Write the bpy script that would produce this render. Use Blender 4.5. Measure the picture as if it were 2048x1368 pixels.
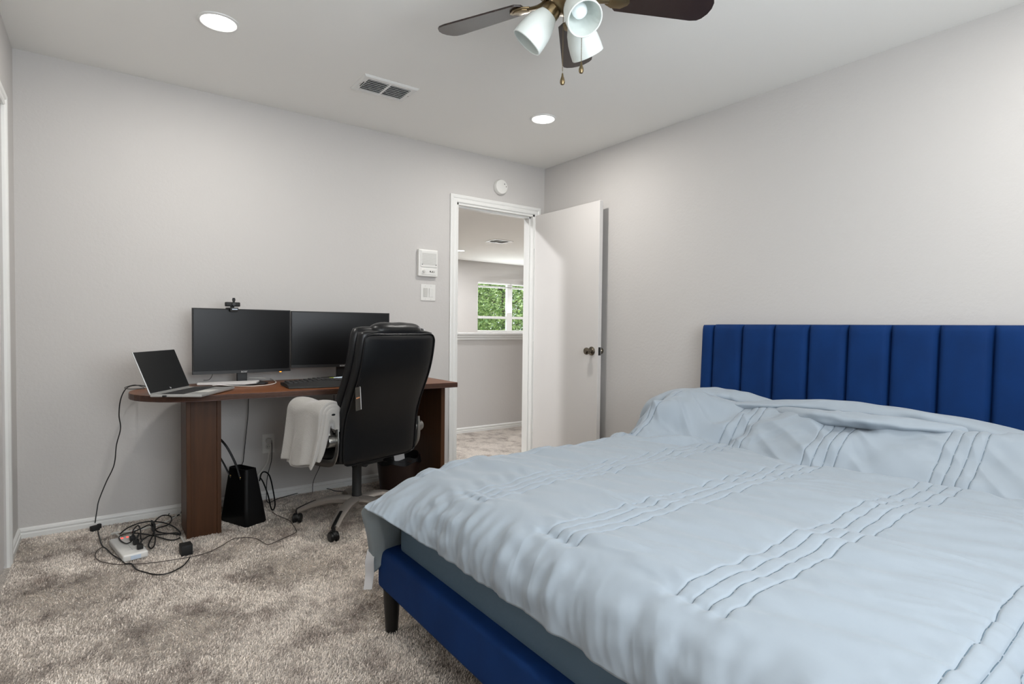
import bpy, bmesh, math, random
import numpy as np
from mathutils import Vector, Matrix

random.seed(7)
PI = math.pi
C = bpy.context.scene.collection
for o in list(bpy.data.objects):
    bpy.data.objects.remove(o)

# ------------------------------------------------------------------ camera
# metres; origin = floor corner under the far right room corner, room lies at x<0, y<0
F_PX, YAW, PITCH, ROLL = 1116.6, 0.631, -0.0266, 0.0112
CAM = Vector((-3.0305, -3.7039, 1.0961))
_f = Vector((math.sin(YAW)*math.cos(PITCH), math.cos(YAW)*math.cos(PITCH), math.sin(PITCH)))
_r = Vector((math.cos(YAW), -math.sin(YAW), 0)); _u = _r.cross(_f)
_r, _u = math.cos(ROLL)*_r + math.sin(ROLL)*_u, -math.sin(ROLL)*_r + math.cos(ROLL)*_u
cd = bpy.data.cameras.new('camera'); cam = bpy.data.objects.new('camera', cd); C.objects.link(cam)
cd.sensor_width = 36; cd.lens = F_PX/2048*36; cd.clip_start = .02
M = Matrix((_r, _u, -_f)).transposed().to_4x4(); M.translation = CAM
cam.matrix_world = M
bpy.context.scene.camera = cam

def onz(px, py, z):            # where the line of sight through a photo pixel meets a height
    d = _f + (px-1024)/F_PX*_r - (py-684)/F_PX*_u
    return CAM + d*((z-CAM.z)/d.z)
def ony(px, py, y):            # ... meets a wall-parallel plane
    d = _f + (px-1024)/F_PX*_r - (py-684)/F_PX*_u
    return CAM + d*((y-CAM.y)/d.y)

# ------------------------------------------------------------------ light
W = bpy.data.worlds.new('world'); bpy.context.scene.world = W; W.use_nodes = True
wn = W.node_tree.nodes; bgn = wn['Background']
bgn.inputs[0].default_value = (.82, .91, 1.0, 1); bgn.inputs[1].default_value = 2.6
vs = bpy.context.scene.view_settings
vs.view_transform = 'Standard'; vs.look = 'None'; vs.gamma = 1; vs.use_curve_mapping = False
vs.exposure = 0.0

LAMP_W = 10.9
WINDOW_W = 54.0
HALL_W = 190.0
sun = bpy.data.lights.new('sun', 'SUN'); sun.energy = 11; sun.angle = .02; sun.color = (1, .95, .86)
so = bpy.data.objects.new('sun', sun); C.objects.link(so)
so.rotation_euler = Vector((-.62, .04, -.78)).to_track_quat('-Z', 'Y').to_euler()
def area(name, loc, direction, sx, sy, w, col, shape='RECTANGLE', spread=None):
    l = bpy.data.lights.new(name, 'AREA'); l.shape = shape; l.size = sx
    if shape == 'RECTANGLE': l.size_y = sy
    l.energy = w; l.color = col
    if spread: l.spread = spread
    o = bpy.data.objects.new(name, l); C.objects.link(o); o.location = loc
    o.rotation_euler = Vector(direction).to_track_quat('-Z', 'Y').to_euler()
    return o
# daylight through the bedroom window (in the wall behind the camera) and through the far room's window
area('window_daylight', (-2.05, -4.46, 1.5), (0, 1, .7), 1.6, 1.25, WINDOW_W, (.90, .95, 1.0))
area('far_window_daylight', (4.1, 6.16, 1.5), (0, -1, .9), 1.7, 1.0, 34, (.90, .95, 1.0))
LIGHTS = [(-2.61, -.888), (-.738, -.88), (-2.61, -3.52), (-.738, -3.52)]
HALL_LIGHTS = [(2.064, 4.843), (4.9, 4.2), (2.1, 1.9), (-1.6, .62)]

# ------------------------------------------------------------------ materials
def mat(name, col, rough=.5, metal=0., bump=None, noise=None, spec=.5, sheen=0., coat=0., emit=None, alpha=None, trans=0., sheen_tint=None, sheen_rough=.4):
    m = bpy.data.materials.new(name); m.use_nodes = True
    nt = m.node_tree; b = nt.nodes['Principled BSDF']
    def lin(c): return tuple(((x/12.92) if x <= .04045 else ((x+.055)/1.055)**2.4) for x in c)
    c = lin(tuple(v/255 for v in col))
    b.inputs['Base Color'].default_value = (*c, 1)
    b.inputs['Roughness'].default_value = rough; b.inputs['Metallic'].default_value = metal
    b.inputs['Specular IOR Level'].default_value = spec
    if sheen:
        b.inputs['Sheen Weight'].default_value = sheen; b.inputs['Sheen Roughness'].default_value = sheen_rough
        if sheen_tint: b.inputs['Sheen Tint'].default_value = (*lin(tuple(v/255 for v in sheen_tint)), 1)
    if coat: b.inputs['Coat Weight'].default_value = coat; b.inputs['Coat Roughness'].default_value = .12
    if trans: b.inputs['Transmission Weight'].default_value = trans
    if emit:
        b.inputs['Emission Color'].default_value = (*lin(tuple(v/255 for v in emit[0])), 1); b.inputs['Emission Strength'].default_value = emit[1]
    tc = nt.nodes.new('ShaderNodeTexCoord')
    if noise:                      # (scale, amount, stretch xyz)
        sc, am, st = noise
        mp = nt.nodes.new('ShaderNodeMapping'); mp.inputs['Scale'].default_value = st
        nt.links.new(tc.outputs['Object'], mp.inputs[0])
        n = nt.nodes.new('ShaderNodeTexNoise'); n.inputs['Scale'].default_value = sc; n.inputs['Detail'].default_value = 6
        nt.links.new(mp.outputs[0], n.inputs['Vector'])
        r = nt.nodes.new('ShaderNodeMapRange'); r.inputs[1].default_value = .3; r.inputs[2].default_value = .7
        r.inputs[3].default_value = 1-am; r.inputs[4].default_value = 1+am
        nt.links.new(n.outputs[0], r.inputs[0])
        mx = nt.nodes.new('ShaderNodeMix'); mx.data_type = 'RGBA'; mx.blend_type = 'MULTIPLY'; mx.inputs[0].default_value = 1
        mx.inputs[6].default_value = (*c, 1)
        nt.links.new(r.outputs[0], mx.inputs[7]); nt.links.new(mx.outputs[2], b.inputs['Base Color'])
    if bump:                       # list of (scale, strength, distance)
        prev = None
        for sc, stg, dist in bump:
            n = nt.nodes.new('ShaderNodeTexNoise'); n.inputs['Scale'].default_value = sc; n.inputs['Detail'].default_value = 3
            nt.links.new(tc.outputs['Object'], n.inputs['Vector'])
            bp = nt.nodes.new('ShaderNodeBump'); bp.inputs['Strength'].default_value = stg; bp.inputs['Distance'].default_value = dist
            nt.links.new(n.outputs[0], bp.inputs['Height'])
            if prev: nt.links.new(prev.outputs[0], bp.inputs['Normal'])
            prev = bp
        nt.links.new(prev.outputs[0], b.inputs['Normal'])
    return m

m_wall = mat('wall_paint', (197, 194, 191), .75, bump=[(55, .22, .004), (130, .14, .0015)], spec=.25)
m_ceil = mat('ceiling_paint', (236, 235, 231), .85, bump=[(70, .06, .0015)], spec=.2)
m_trim = mat('trim_paint', (226, 226, 223), .35, spec=.45)
m_door = mat('door_paint', (212, 209, 206), .4, spec=.4)
m_white = mat('white_plastic', (222, 221, 217), .35)
m_whitegrey = mat('grey_white_plastic', (200, 199, 194), .4)
m_darkslot = mat('dark_slot', (30, 30, 28), .8)
m_velvet = mat('blue_velvet', (6, 45, 96), .8, noise=(9, .12, (1, 1, .6)), bump=[(500, .15, .0005)], sheen=.1, sheen_tint=(50, 110, 190), spec=.2)
m_duvet = mat('duvet_cotton', (146, 156, 165), .62, bump=[(900, .05, .0004)], spec=.3, sheen=.15)
m_duvet_in = mat('duvet_underside', (136, 146, 150), .8)
m_sheet = mat('fitted_sheet', (92, 112, 128), .8, bump=[(14, .35, .01)], spec=.2)
m_blackwood = mat('black_leg', (18, 17, 17), .35)
m_leather = mat('black_leather', (7, 8, 10), .36, bump=[(260, .12, .0006), (14, .12, .006)], spec=.40)
m_plastic_b = mat('black_plastic', (16, 16, 17), .42)
m_plastic_m = mat('black_matte_plastic', (24, 24, 24), .65)
m_silver = mat('champagne_metal', (176, 168, 160), .38, metal=.55)
m_silver2 = mat('arm_metal', (150, 149, 145), .28, metal=.9)
m_blanket = mat('grey_fleece', (164, 161, 156), .95, bump=[(180, .5, .002), (40, .3, .004)], sheen=.4, spec=.1)
m_bag = mat('bag_leather', (10, 10, 11), .5, bump=[(300, .1, .0005)], spec=.25)
m_gold = mat('gold_rivet', (200, 160, 90), .3, metal=1)
m_screen = mat('screen_panel', (16, 16, 17), .28, spec=.22)
m_screen2 = mat('laptop_screen', (26, 27, 28), .38, spec=.4)
m_alum = mat('laptop_aluminium', (188, 188, 186), .35, metal=.6)
m_key = mat('laptop_keys', (40, 40, 41), .55)
m_brass = mat('antique_brass', (128, 112, 84), .28, metal=.9)
m_nickel = mat('knob_nickel', (120, 112, 100), .22, metal=1)
m_blade = mat('fan_blade_walnut', (44, 31, 28), .27, noise=(14, .25, (1, 8, 1)), spec=.6)
m_glass_shade = mat('alabaster_glass', (226, 232, 228), .35, noise=(9, .05, (1, 1, 1)), spec=.5)
m_glass_shade.node_tree.nodes['Principled BSDF'].inputs['Subsurface Weight'].default_value = .35
m_glass_shade.node_tree.nodes['Principled BSDF'].inputs['Subsurface Radius'].default_value = (.02, .02, .02)
m_bulb = mat('bulb_glass', (238, 246, 248), .3, emit=((235, 245, 250), .12))
m_lens = mat('lamp_lens', (255, 255, 255), .5, emit=((255, 252, 248), 9))
m_cordb = mat('black_cord', (14, 14, 14), .5)
m_cordw = mat('white_cord', (216, 214, 208), .5)
m_cordg = mat('grey_cord', (70, 62, 58), .6)
m_paper = mat('paper', (206, 204, 203), .8)
m_red = mat('red_led', (255, 40, 40), .5, emit=((255, 50, 40), 4))
m_orange = mat('orange_led', (255, 140, 40), .5, emit=((255, 140, 40), 4))
m_yellow = mat('highlighter', (190, 214, 70), .4)
m_logo = mat('logo_grey', (170, 170, 170), .4)
m_tagorange = mat('tag_orange', (205, 140, 95), .5)
m_tagdark = mat('tag_dark', (62, 58, 52), .7, noise=(160, .25, (1, 1, .1)))
m_bluewhite = mat('sticker', (200, 214, 230), .4)
m_binred = mat('basket_brown', (38, 22, 16), .5)

# carpet: cut pile, speckled, with darker brushed patches
def carpet():
    m = bpy.data.materials.new('carpet_pile'); m.use_nodes = True
    nt = m.node_tree; b = nt.nodes['Principled BSDF']; b.inputs['Roughness'].default_value = .95
    b.inputs['Specular IOR Level'].default_value = .1; b.inputs['Sheen Weight'].default_value = .2
    tc = nt.nodes.new('ShaderNodeTexCoord')
    def noise(scale, det, st=(1, 1, 1), dist=0., rough=.5):
        mp = nt.nodes.new('ShaderNodeMapping'); mp.inputs['Scale'].default_value = st
        nt.links.new(tc.outputs['Object'], mp.inputs[0])
        n = nt.nodes.new('ShaderNodeTexNoise'); n.inputs['Scale'].default_value = scale; n.inputs['Detail'].default_value = det
        n.inputs['Distortion'].default_value = dist; n.inputs['Roughness'].default_value = rough
        nt.links.new(mp.outputs[0], n.inputs['Vector']); return n
    def ramp(n, p0, p1, c0, c1):
        r = nt.nodes.new('ShaderNodeValToRGB'); r.color_ramp.elements[0].position = p0; r.color_ramp.elements[1].position = p1
        r.color_ramp.elements[0].color = (*c0, 1); r.color_ramp.elements[1].color = (*c1, 1)
        nt.links.new(n.outputs[0], r.inputs[0]); return r
    big = ramp(noise(5.0, 9, (1.25, 1, 1), .15, .72), .37, .53, (.29, .242, .208), (.60, .54, .48))
    sp = ramp(noise(150, 5, rough=.8), .38, .62, (.42, .41, .40), (1.5, 1.5, 1.5))
    mx = nt.nodes.new('ShaderNodeMix'); mx.data_type = 'RGBA'; mx.blend_type = 'MULTIPLY'; mx.inputs[0].default_value = 1.0
    nt.links.new(big.outputs[0], mx.inputs[6]); nt.links.new(sp.outputs[0], mx.inputs[7])
    nt.links.new(mx.outputs[2], b.inputs['Base Color'])
    bp = nt.nodes.new('ShaderNodeBump'); bp.inputs['Strength'].default_value = .9; bp.inputs['Distance'].default_value = .008
    n2 = noise(200, 4, rough=.7); nt.links.new(n2.outputs[0], bp.inputs['Height']); nt.links.new(bp.outputs[0], b.inputs['Normal'])
    return m
m_carpet = carpet()
def pile_mat():
    m = m_carpet.copy(); m.name = 'carpet_fibres'; nt = m.node_tree; b = nt.nodes['Principled BSDF']
    mixn = [n for n in nt.nodes if n.type == 'MIX'][0]
    for l in list(nt.links):
        if l.to_node == mixn and l.to_socket == mixn.inputs[7]: nt.links.remove(l)
        elif l.to_node == b and l.to_socket.name == 'Normal': nt.links.remove(l)
    g = nt.nodes.new('ShaderNodeNewGeometry'); r = nt.nodes.new('ShaderNodeMapRange')
    r.inputs[3].default_value = .9; r.inputs[4].default_value = 1.75
    nt.links.new(g.outputs['Random Per Island'], r.inputs[0]); nt.links.new(r.outputs[0], mixn.inputs[7])
    return m
m_fibre = pile_mat()

# wood: reddish walnut laminate, grain along a chosen object axis
def wood(name, c0, c1, axis, rough=.3):
    m = bpy.data.materials.new(name); m.use_nodes = True
    nt = m.node_tree; b = nt.nodes['Principled BSDF']; b.inputs['Roughness'].default_value = rough; b.inputs['Specular IOR Level'].default_value = .28
    tc = nt.nodes.new('ShaderNodeTexCoord'); mp = nt.nodes.new('ShaderNodeMapping')
    s = [22, 22, 22]; s[axis] = 1.1; mp.inputs['Scale'].default_value = s
    nt.links.new(tc.outputs['Object'], mp.inputs[0])
    n = nt.nodes.new('ShaderNodeTexNoise'); n.inputs['Scale'].default_value = 2.2; n.inputs['Detail'].default_value = 8
    nt.links.new(mp.outputs[0], n.inputs['Vector'])
    r = nt.nodes.new('ShaderNodeValToRGB'); r.color_ramp.elements[0].position = .34; r.color_ramp.elements[1].position = .68
    r.color_ramp.elements[0].color = (*c0, 1); r.color_ramp.elements[1].color = (*c1, 1)
    nt.links.new(n.outputs[0], r.inputs[0]); nt.links.new(r.outputs[0], b.inputs['Base Color'])
    return m
m_wood = wood('desk_laminate', (.13, .044, .016), (.235, .088, .034), 0, .38)
m_woodv = wood('desk_leg_laminate', (.052, .021, .0085), (.074, .030, .012), 2, .45)
m_edge = wood('desk_edge_band', (.045, .022, .017), (.085, .042, .032), 0, .4)

# ------------------------------------------------------------------ mesh helpers
class MB:
    def __init__(s): s.bm = bmesh.new()
    def box(s, x0, x1, y0, y1, z0, z1, bev=0, seg=2):
        bm = bmesh.new(); bmesh.ops.create_cube(bm, size=1)
        for v in bm.verts:
            v.co = Vector(((x0+x1)/2+v.co.x*(x1-x0), (y0+y1)/2+v.co.y*(y1-y0), (z0+z1)/2+v.co.z*(z1-z0)))
        if bev: bmesh.ops.bevel(bm, geom=list(bm.edges), offset=bev, segments=seg, profile=.6, affect='EDGES')
        s.merge(bm); return s
    def merge(s, bm, M=None):
        if M is not None: bmesh.ops.transform(bm, matrix=M, verts=bm.verts)
        me = bpy.data.meshes.new('t'); bm.to_mesh(me); bm.free(); s.bm.from_mesh(me); bpy.data.meshes.remove(me)
        return s
    def add(s, other, M=None):
        return s.merge(other.bm, M)
    def xf(s, M): bmesh.ops.transform(s.bm, matrix=M, verts=s.bm.verts); return s
    def prism(s, pts, z0, z1, bev=0):     # polygon in xy, extruded in z
        bm = bmesh.new(); vs_ = [bm.verts.new((x, y, z0)) for x, y in pts]; f = bm.faces.new(vs_)
        r = bmesh.ops.extrude_face_region(bm, geom=[f])
        for v in r['geom']:
            if isinstance(v, bmesh.types.BMVert): v.co.z = z1
        bmesh.ops.recalc_face_normals(bm, faces=bm.faces)
        if bev: bmesh.ops.bevel(bm, geom=list(bm.edges), offset=bev, segments=2, profile=.6, affect='EDGES')
        s.merge(bm); return s
    def lathe(s, prof, n=32, M=None, cap=True):   # profile of (r, z)
        bm = bmesh.new(); rings = []
        for r, z in prof:
            rings.append([bm.verts.new((r*math.cos(2*PI*k/n), r*math.sin(2*PI*k/n), z)) for k in range(n)] if r > 1e-6 else [bm.verts.new((0, 0, z))])
        for a, b in zip(rings, rings[1:]):
            for k in range(n):
                k2 = (k+1) % n
                vs_ = [a[k % len(a)], a[k2 % len(a)], b[k2 % len(b)], b[k % len(b)]]
                u = []
                for v in vs_:
                    if v not in u: u.append(v)
                if len(u) > 2: bm.faces.new(u)
        if cap:
            for q in (rings[0], rings[-1]):
                if len(q) > 2: bm.faces.new(q)
        bmesh.ops.recalc_face_normals(bm, faces=bm.faces)
        s.merge(bm, M); return s
    def tube(s, pts, r, n=8, closed=False, smooth=6, flat=None):
        pts = [Vector(p) for p in pts]
        if smooth: pts = catmull(pts, smooth, closed)
        rad = r if callable(r) else (lambda t: r)
        N = len(pts); bm = bmesh.new(); rings = []; up = Vector((0, 0, 1)); prev = None
        for i, p in enumerate(pts):
            a = pts[(i-1) % N] if (i > 0 or closed) else p; b = pts[(i+1) % N] if (i < N-1 or closed) else p
            t = (b-a).normalized() if (b-a).length > 1e-9 else Vector((1, 0, 0))
            if prev is None:
                x = t.cross(up)
                if x.length < 1e-3: x = t.cross(Vector((0, 1, 0)))
                x.normalize()
            else:
                x = prev - t*prev.dot(t); x.normalize()
            prev = x; y = t.cross(x); R = rad(i/max(1, N-1))
            fx, fy = flat if flat else (1, 1)
            rings.append([bm.verts.new(p + R*(math.cos(2*PI*k/n)*x*fx + math.sin(2*PI*k/n)*y*fy)) for k in range(n)])
        for i in range(N if closed else N-1):
            a, b = rings[i], rings[(i+1) % N]
            for k in range(n): bm.faces.new((a[k], a[(k+1) % n], b[(k+1) % n], b[k]))
        if not closed: bm.faces.new(rings[0][::-1]); bm.faces.new(rings[-1])
        s.merge(bm); return s
    def grid(s, P, closed_u=False, closed_v=False):     # P: array [i][j] of points
        bm = bmesh.new(); n, m = len(P), len(P[0])
        V = [[bm.verts.new(P[i][j]) for j in range(m)] for i in range(n)]
        for i in range(n if closed_u else n-1):
            for j in range(m if closed_v else m-1):
                bm.faces.new((V[i][j], V[(i+1) % n][j], V[(i+1) % n][(j+1) % m], V[i][(j+1) % m]))
        s.merge(bm); return s
    def loft(s, rings):                                 # closed rings, capped
        bm = bmesh.new(); V = [[bm.verts.new(p) for p in r] for r in rings]; m = len(V[0])
        for a, b in zip(V, V[1:]):
            for j in range(m): bm.faces.new((a[j], a[(j+1) % m], b[(j+1) % m], b[j]))
        bm.faces.new(V[0][::-1]); bm.faces.new(V[-1])
        bmesh.ops.recalc_face_normals(bm, faces=bm.faces)
        s.merge(bm); return s
    def build(s, name, m, parent=None, smooth=False, world=False, angle=40, label=None):
        me = bpy.data.meshes.new(name); bm = s.bm
        if world and parent is not None:
            Mi = (Matrix.Translation(parent.location) @ parent.rotation_euler.to_matrix().to_4x4()).inverted()
            bmesh.ops.transform(bm, matrix=Mi, verts=bm.verts)
        bmesh.ops.recalc_face_normals(bm, faces=bm.faces) if world == 'fix' else None
        bm.to_mesh(me); bm.free()
        if smooth:
            me.polygons.foreach_set('use_smooth', [True]*len(me.polygons)); me.set_sharp_from_angle(angle=math.radians(angle))
        for q in (m if isinstance(m, (list, tuple)) else [m]): me.materials.append(q)
        o = bpy.data.objects.new(name, me); C.objects.link(o)
        if parent is not None: o.parent = parent
        if label: o['label'] = label
        return o

def catmull(p, k, closed=False):
    if len(p) < 3: return p
    out = []; n = len(p)
    for i in range(n if closed else n-1):
        a, b, c, d = (p[(i-1) % n] if closed or i > 0 else p[0]), p[i], p[(i+1) % n], (p[(i+2) % n] if closed or i < n-2 else p[-1])
        for j in range(k):
            t = j/k
            out.append(.5*((2*b)+(-a+c)*t+(2*a-5*b+4*c-d)*t*t+(-a+3*b-3*c+d)*t**3))
    if not closed: out.append(p[-1])
    return out

def thing(name, label, cat, loc=(0, 0, 0), rz=0, group=None):
    o = bpy.data.objects.new(name, None); C.objects.link(o); o.empty_display_size = .05
    o.location = loc; o.rotation_euler = (0, 0, rz); o['label'] = label; o['category'] = cat
    if group: o['group'] = group
    return o
def tag(o, label, cat, group=None):
    o['label'] = label; o['category'] = cat
    if group: o['group'] = group
    return o
def struct(o, label=None, cat=None):
    o['kind'] = 'structure'
    if label: o['label'] = label
    if cat: o['category'] = cat
    return o
def T(x, y, z): return Matrix.Translation((x, y, z))
def R(a, ax): return Matrix.Rotation(a, 4, ax)
def copy_tree(o, parent=None):
    c = o.copy(); C.objects.link(c); c.parent = parent
    for ch in list(o.children): copy_tree(ch, c)
    return c
def text_mesh(txt, size, depth=.0006, bold=False):
    cu = bpy.data.curves.new('t', 'FONT'); cu.body = txt; cu.size = size; cu.extrude = depth
    cu.align_x = 'CENTER'; cu.align_y = 'CENTER'
    o = bpy.data.objects.new('t', cu); C.objects.link(o)
    dg = bpy.context.evaluated_depsgraph_get(); me = bpy.data.meshes.new_from_object(o.evaluated_get(dg))
    bpy.data.objects.remove(o); b = MB(); b.bm.from_mesh(me); bpy.data.meshes.remove(me); return b

# ================================================================== SETTING
H = 2.44; L = 3.387; D = 4.42; WT = .12
DX0, DX1, DH = -.860, -.105, 2.04        # bedroom door opening
b = MB(); b.box(-L-WT, 7.2, -D-WT, 6.25, -.1, 0)
struct(b.build('floor', m_carpet), 'brown grey mottled cut-pile carpet floor', 'floor')
b = MB(); b.box(-L-WT, 7.2, -D-WT, 6.25, H, H+.1)
struct(b.build('ceiling', m_ceil), 'smooth pale grey painted ceiling', 'ceiling')
b = MB(); b.box(-L-WT, DX0, 0, WT, 0, H); b.box(DX1, WT, 0, WT, 0, H); b.box(DX0, DX1, 0, WT, DH, H)
struct(b.build('wall_back', m_wall), 'textured pale grey wall behind the desk with the doorway', 'wall')
b = MB(); b.box(0, WT, -D-WT, 0, 0, H)
struct(b.build('wall_right', m_wall), 'textured pale grey wall behind the blue headboard', 'wall')
b = MB()                                 # left wall with closet opening
CY0, CY1, CH = -1.62, -.405, 2.04
b.box(-L-WT, -L, CY1, 0, 0, H); b.box(-L-WT, -L, -D-WT, CY0, 0, H); b.box(-L-WT, -L, CY0, CY1, CH, H)
struct(b.build('wall_left', m_wall), 'narrow strip of pale grey wall at the left edge', 'wall')
b = MB()                                 # wall behind the camera, with the bedroom window
wx0, wx1, wz0, wz1 = -2.9, -1.2, .85, 2.12
b.box(-L, wx0, -D-WT, -D, 0, H); b.box(wx1, 0, -D-WT, -D, 0, H); b.box(wx0, wx1, -D-WT, -D, 0, wz0); b.box(wx0, wx1, -D-WT, -D, wz1, H)
struct(b.build('wall_front', m_wall), 'wall with the bedroom window behind the camera', 'wall')
b = MB()
for x in (wx0+.02, (wx0+wx1)/2, wx1-.02): b.box(x-.025, x+.025, -D-.09, -D-.05, wz0, wz1)
for z in (wz0+.02, (wz0+wz1)/2, wz1-.02): b.box(wx0, wx1, -D-.088, -D-.052, z-.025, z+.025)
struct(b.build('window_2', m_trim), 'white bedroom window frame behind the camera', 'window')

# cut pile standing up from the floor where it shows: short bent fibres, one uncountable object
def pile():
    r = np.random.RandomState(5)
    x0, x1, y0, y1 = -L+.014, -1.25, -3.05, -.014
    s = .0050; gx, gy = np.meshgrid(np.arange(x0, x1, s), np.arange(y0, y1, s))
    px = gx.ravel(); py = gy.ravel()
    keep = (px < -1.95) | (py > -1.55)
    px, py = px[keep], py[keep]; n = len(px)
    px = px + r.uniform(-.5, .5, n)*s*1.1; py = py + r.uniform(-.5, .5, n)*s*1.1
    nap = .9*np.sin(px*9+2*np.sin(py*5))+.9*np.sin(py*11+2.2*np.sin(px*4+1))
    th = nap*1.2 + r.normal(0, .9, n); ln = r.uniform(.003, .0085, n); h = r.uniform(.0045, .0095, n); w = r.uniform(.0009, .0019, n)
    ta = th + PI/2 + r.normal(0, .5, n)
    wx, wy = np.cos(ta)*w, np.sin(ta)*w; dx, dy = np.cos(th)*ln, np.sin(th)*ln
    V = np.empty((n, 5, 3))
    V[:, 0] = np.stack([px-wx, py-wy, np.full(n, .0002)], -1); V[:, 1] = np.stack([px+wx, py+wy, np.full(n, .0002)], -1)
    V[:, 2] = np.stack([px+wx*1.1+dx*.35, py+wy*1.1+dy*.35, h*.75], -1); V[:, 3] = np.stack([px-wx*1.1+dx*.35, py-wy*1.1+dy*.35, h*.75], -1)
    V[:, 4] = np.stack([px+dx, py+dy, h*r.uniform(.75, 1.1, n)], -1)
    V[..., 0] = np.clip(V[..., 0], -L+.014, 99); V[..., 1] = np.clip(V[..., 1], -99, -.0135)
    b0 = np.arange(n)*5
    q = np.stack([b0, b0+1, b0+2, b0+3], -1); t = np.stack([b0+3, b0+2, b0+4], -1)
    loops = np.concatenate([q.ravel(), t.ravel()]).astype(np.int32)
    starts = np.concatenate([np.arange(n)*4, n*4+np.arange(n)*3]).astype(np.int32)
    me = bpy.data.meshes.new('carpet_pile'); me.vertices.add(n*5); me.vertices.foreach_set('co', V.ravel())
    me.loops.add(len(loops)); me.loops.foreach_set('vertex_index', loops)
    me.polygons.add(2*n); me.polygons.foreach_set('loop_start', starts)
    me.update(calc_edges=True); me.materials.append(m_fibre)
    o = bpy.data.objects.new('carpet_pile', me); C.objects.link(o); o['kind'] = 'stuff'
    tag(o, 'short brown grey cut pile covering the bedroom floor', 'carpet')
pile()

# baseboards: two-step profile
def base_profile(b, p0, p1, nrm):
    # p0->p1 along wall, nrm = direction into the room
    p0 = Vector((*p0, 0)); p1 = Vector((*p1, 0)); n = Vector((*nrm, 0))
    prof = [(0, 0), (.013, 0), (.013, .026), (.0075, .030), (.0075, .034), (.012, .040), (.010, .050), (.003, .056), (0, .056)]
    b.loft([[p + n*u + Vector((0, 0, v)) for u, v in prof] for p in (p0, p1)])
b = MB(); base_profile(b, (-L, 0), (DX0-.058, 0), (0, -1)); struct(b.build('baseboard_back', m_trim))
b = MB(); base_profile(b, (0, 0), (0, -D), (-1, 0)); struct(b.build('baseboard_right', m_trim))
b = MB(); base_profile(b, (-L, CY1+.058), (-L, 0), (1, 0)); struct(b.build('baseboard_left', m_trim))

# door casings: moulded profile swept around the opening
def casing(b, pts, inward, out, w=.058):
    prof = [(0, 0), (0, .010), (.006, .014), (.016, .013), (.022, .010), (.030, .010), (.036, .015), (.050, .017), (w, .014), (w, 0)]
    n = len(pts); rings = []
    P = [Vector(p) for p in pts]
    for i, p in enumerate(P):
        dirs = []
        if i > 0: dirs.append((P[i]-P[i-1]).normalized())
        if i < n-1: dirs.append((P[i+1]-P[i]).normalized())
        nv = [Vector(out).cross(d)*inward for d in dirs]
        m = nv[0] if len(nv) == 1 else (nv[0]+nv[1])
        rings.append([p + m*u + Vector(out)*v for u, v in prof])
    b.loft(rings)
b = MB(); casing(b, [(DX0, 0, 0), (DX0, 0, DH), (DX1, 0, DH), (DX1, 0, 0)], 1, (0, -1, 0))
struct(b.build('trim_1', m_trim), 'white moulded casing round the open doorway', 'door casing')
b = MB(); casing(b, [(-L, CY1, 0), (-L, CY1, CH), (-L, CY0, CH), (-L, CY0, 0)], -1, (1, 0, 0))
struct(b.build('trim_2', m_trim), 'white moulded casing at the left edge', 'door casing')
b = MB()                                  # jamb and stop of the doorway
for x0, x1 in ((DX0, DX0+.016), (DX1-.016, DX1)): b.box(x0, x1, -.002, WT+.002, 0, DH)
b.box(DX0, DX1, -.002, WT+.002, DH-.016, DH)
b.box(DX0+.016, DX0+.027, .036, .075, 0, DH-.016); b.box(DX1-.027, DX1-.016, .036, .075, 0, DH-.016); b.box(DX0+.016, DX1-.016, .036, .075, DH-.027, DH-.016)
jm = struct(b.build('trim_3', m_trim), 'white jamb and stop inside the doorway', 'door jamb')
b = MB(); b.box(DX0+.0155, DX0+.0175, .004, .030, .885, .945)
b.build('strike_plate', m_plastic_m, jm)
# closet door closed in the left wall
b = MB(); b.box(-L-.045, -L-.008, CY0+.004, CY1-.004, .012, CH-.004)
struct(b.build('door_2', m_door), 'flat white closet door at the left edge', 'door')

# open bedroom door, swung back to the right wall
dt = thing('door_1', 'flat white interior door standing open against the right wall', 'door', (DX1+.002, -.004, 0)); dt['kind'] = 'structure'
b = MB(); b.box(-.0, .035, -.762, 0, .012, 2.03, .0015, 1); b.build('door_leaf', m_door, dt)
def knob(sgn, x):
    k = MB(); Mx = T(x, -.70, .925) @ R(sgn*PI/2, 'Y')
    k.lathe([(0, 0), (.033, 0), (.033, .004), (.027, .010), (.014, .014), (.012, .030), (.016, .036), (.025, .044), (.0275, .054), (.024, .063), (.014, .068), (.005, .069), (0, .067)], 32, Mx)
    return k
knob(-1, 0).build('door_knob', m_nickel, dt, True, label='round brushed nickel knob'); knob(1, .035).build('door_knob', m_nickel, dt, True)
b = MB(); b.box(.006, .029, -.7635, -.761, .895, .955); b.box(.012, .023, -.770, -.763, .917, .933, .002, 1)
b.build('latch_plate', m_plastic_m, dt)
for z in (.25, 1.02, 1.8):
    b = MB(); b.lathe([(.006, -.045), (.006, .045)], 12, T(-.004, .002, z)); b.build('hinge', m_trim, dt, True)

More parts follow.
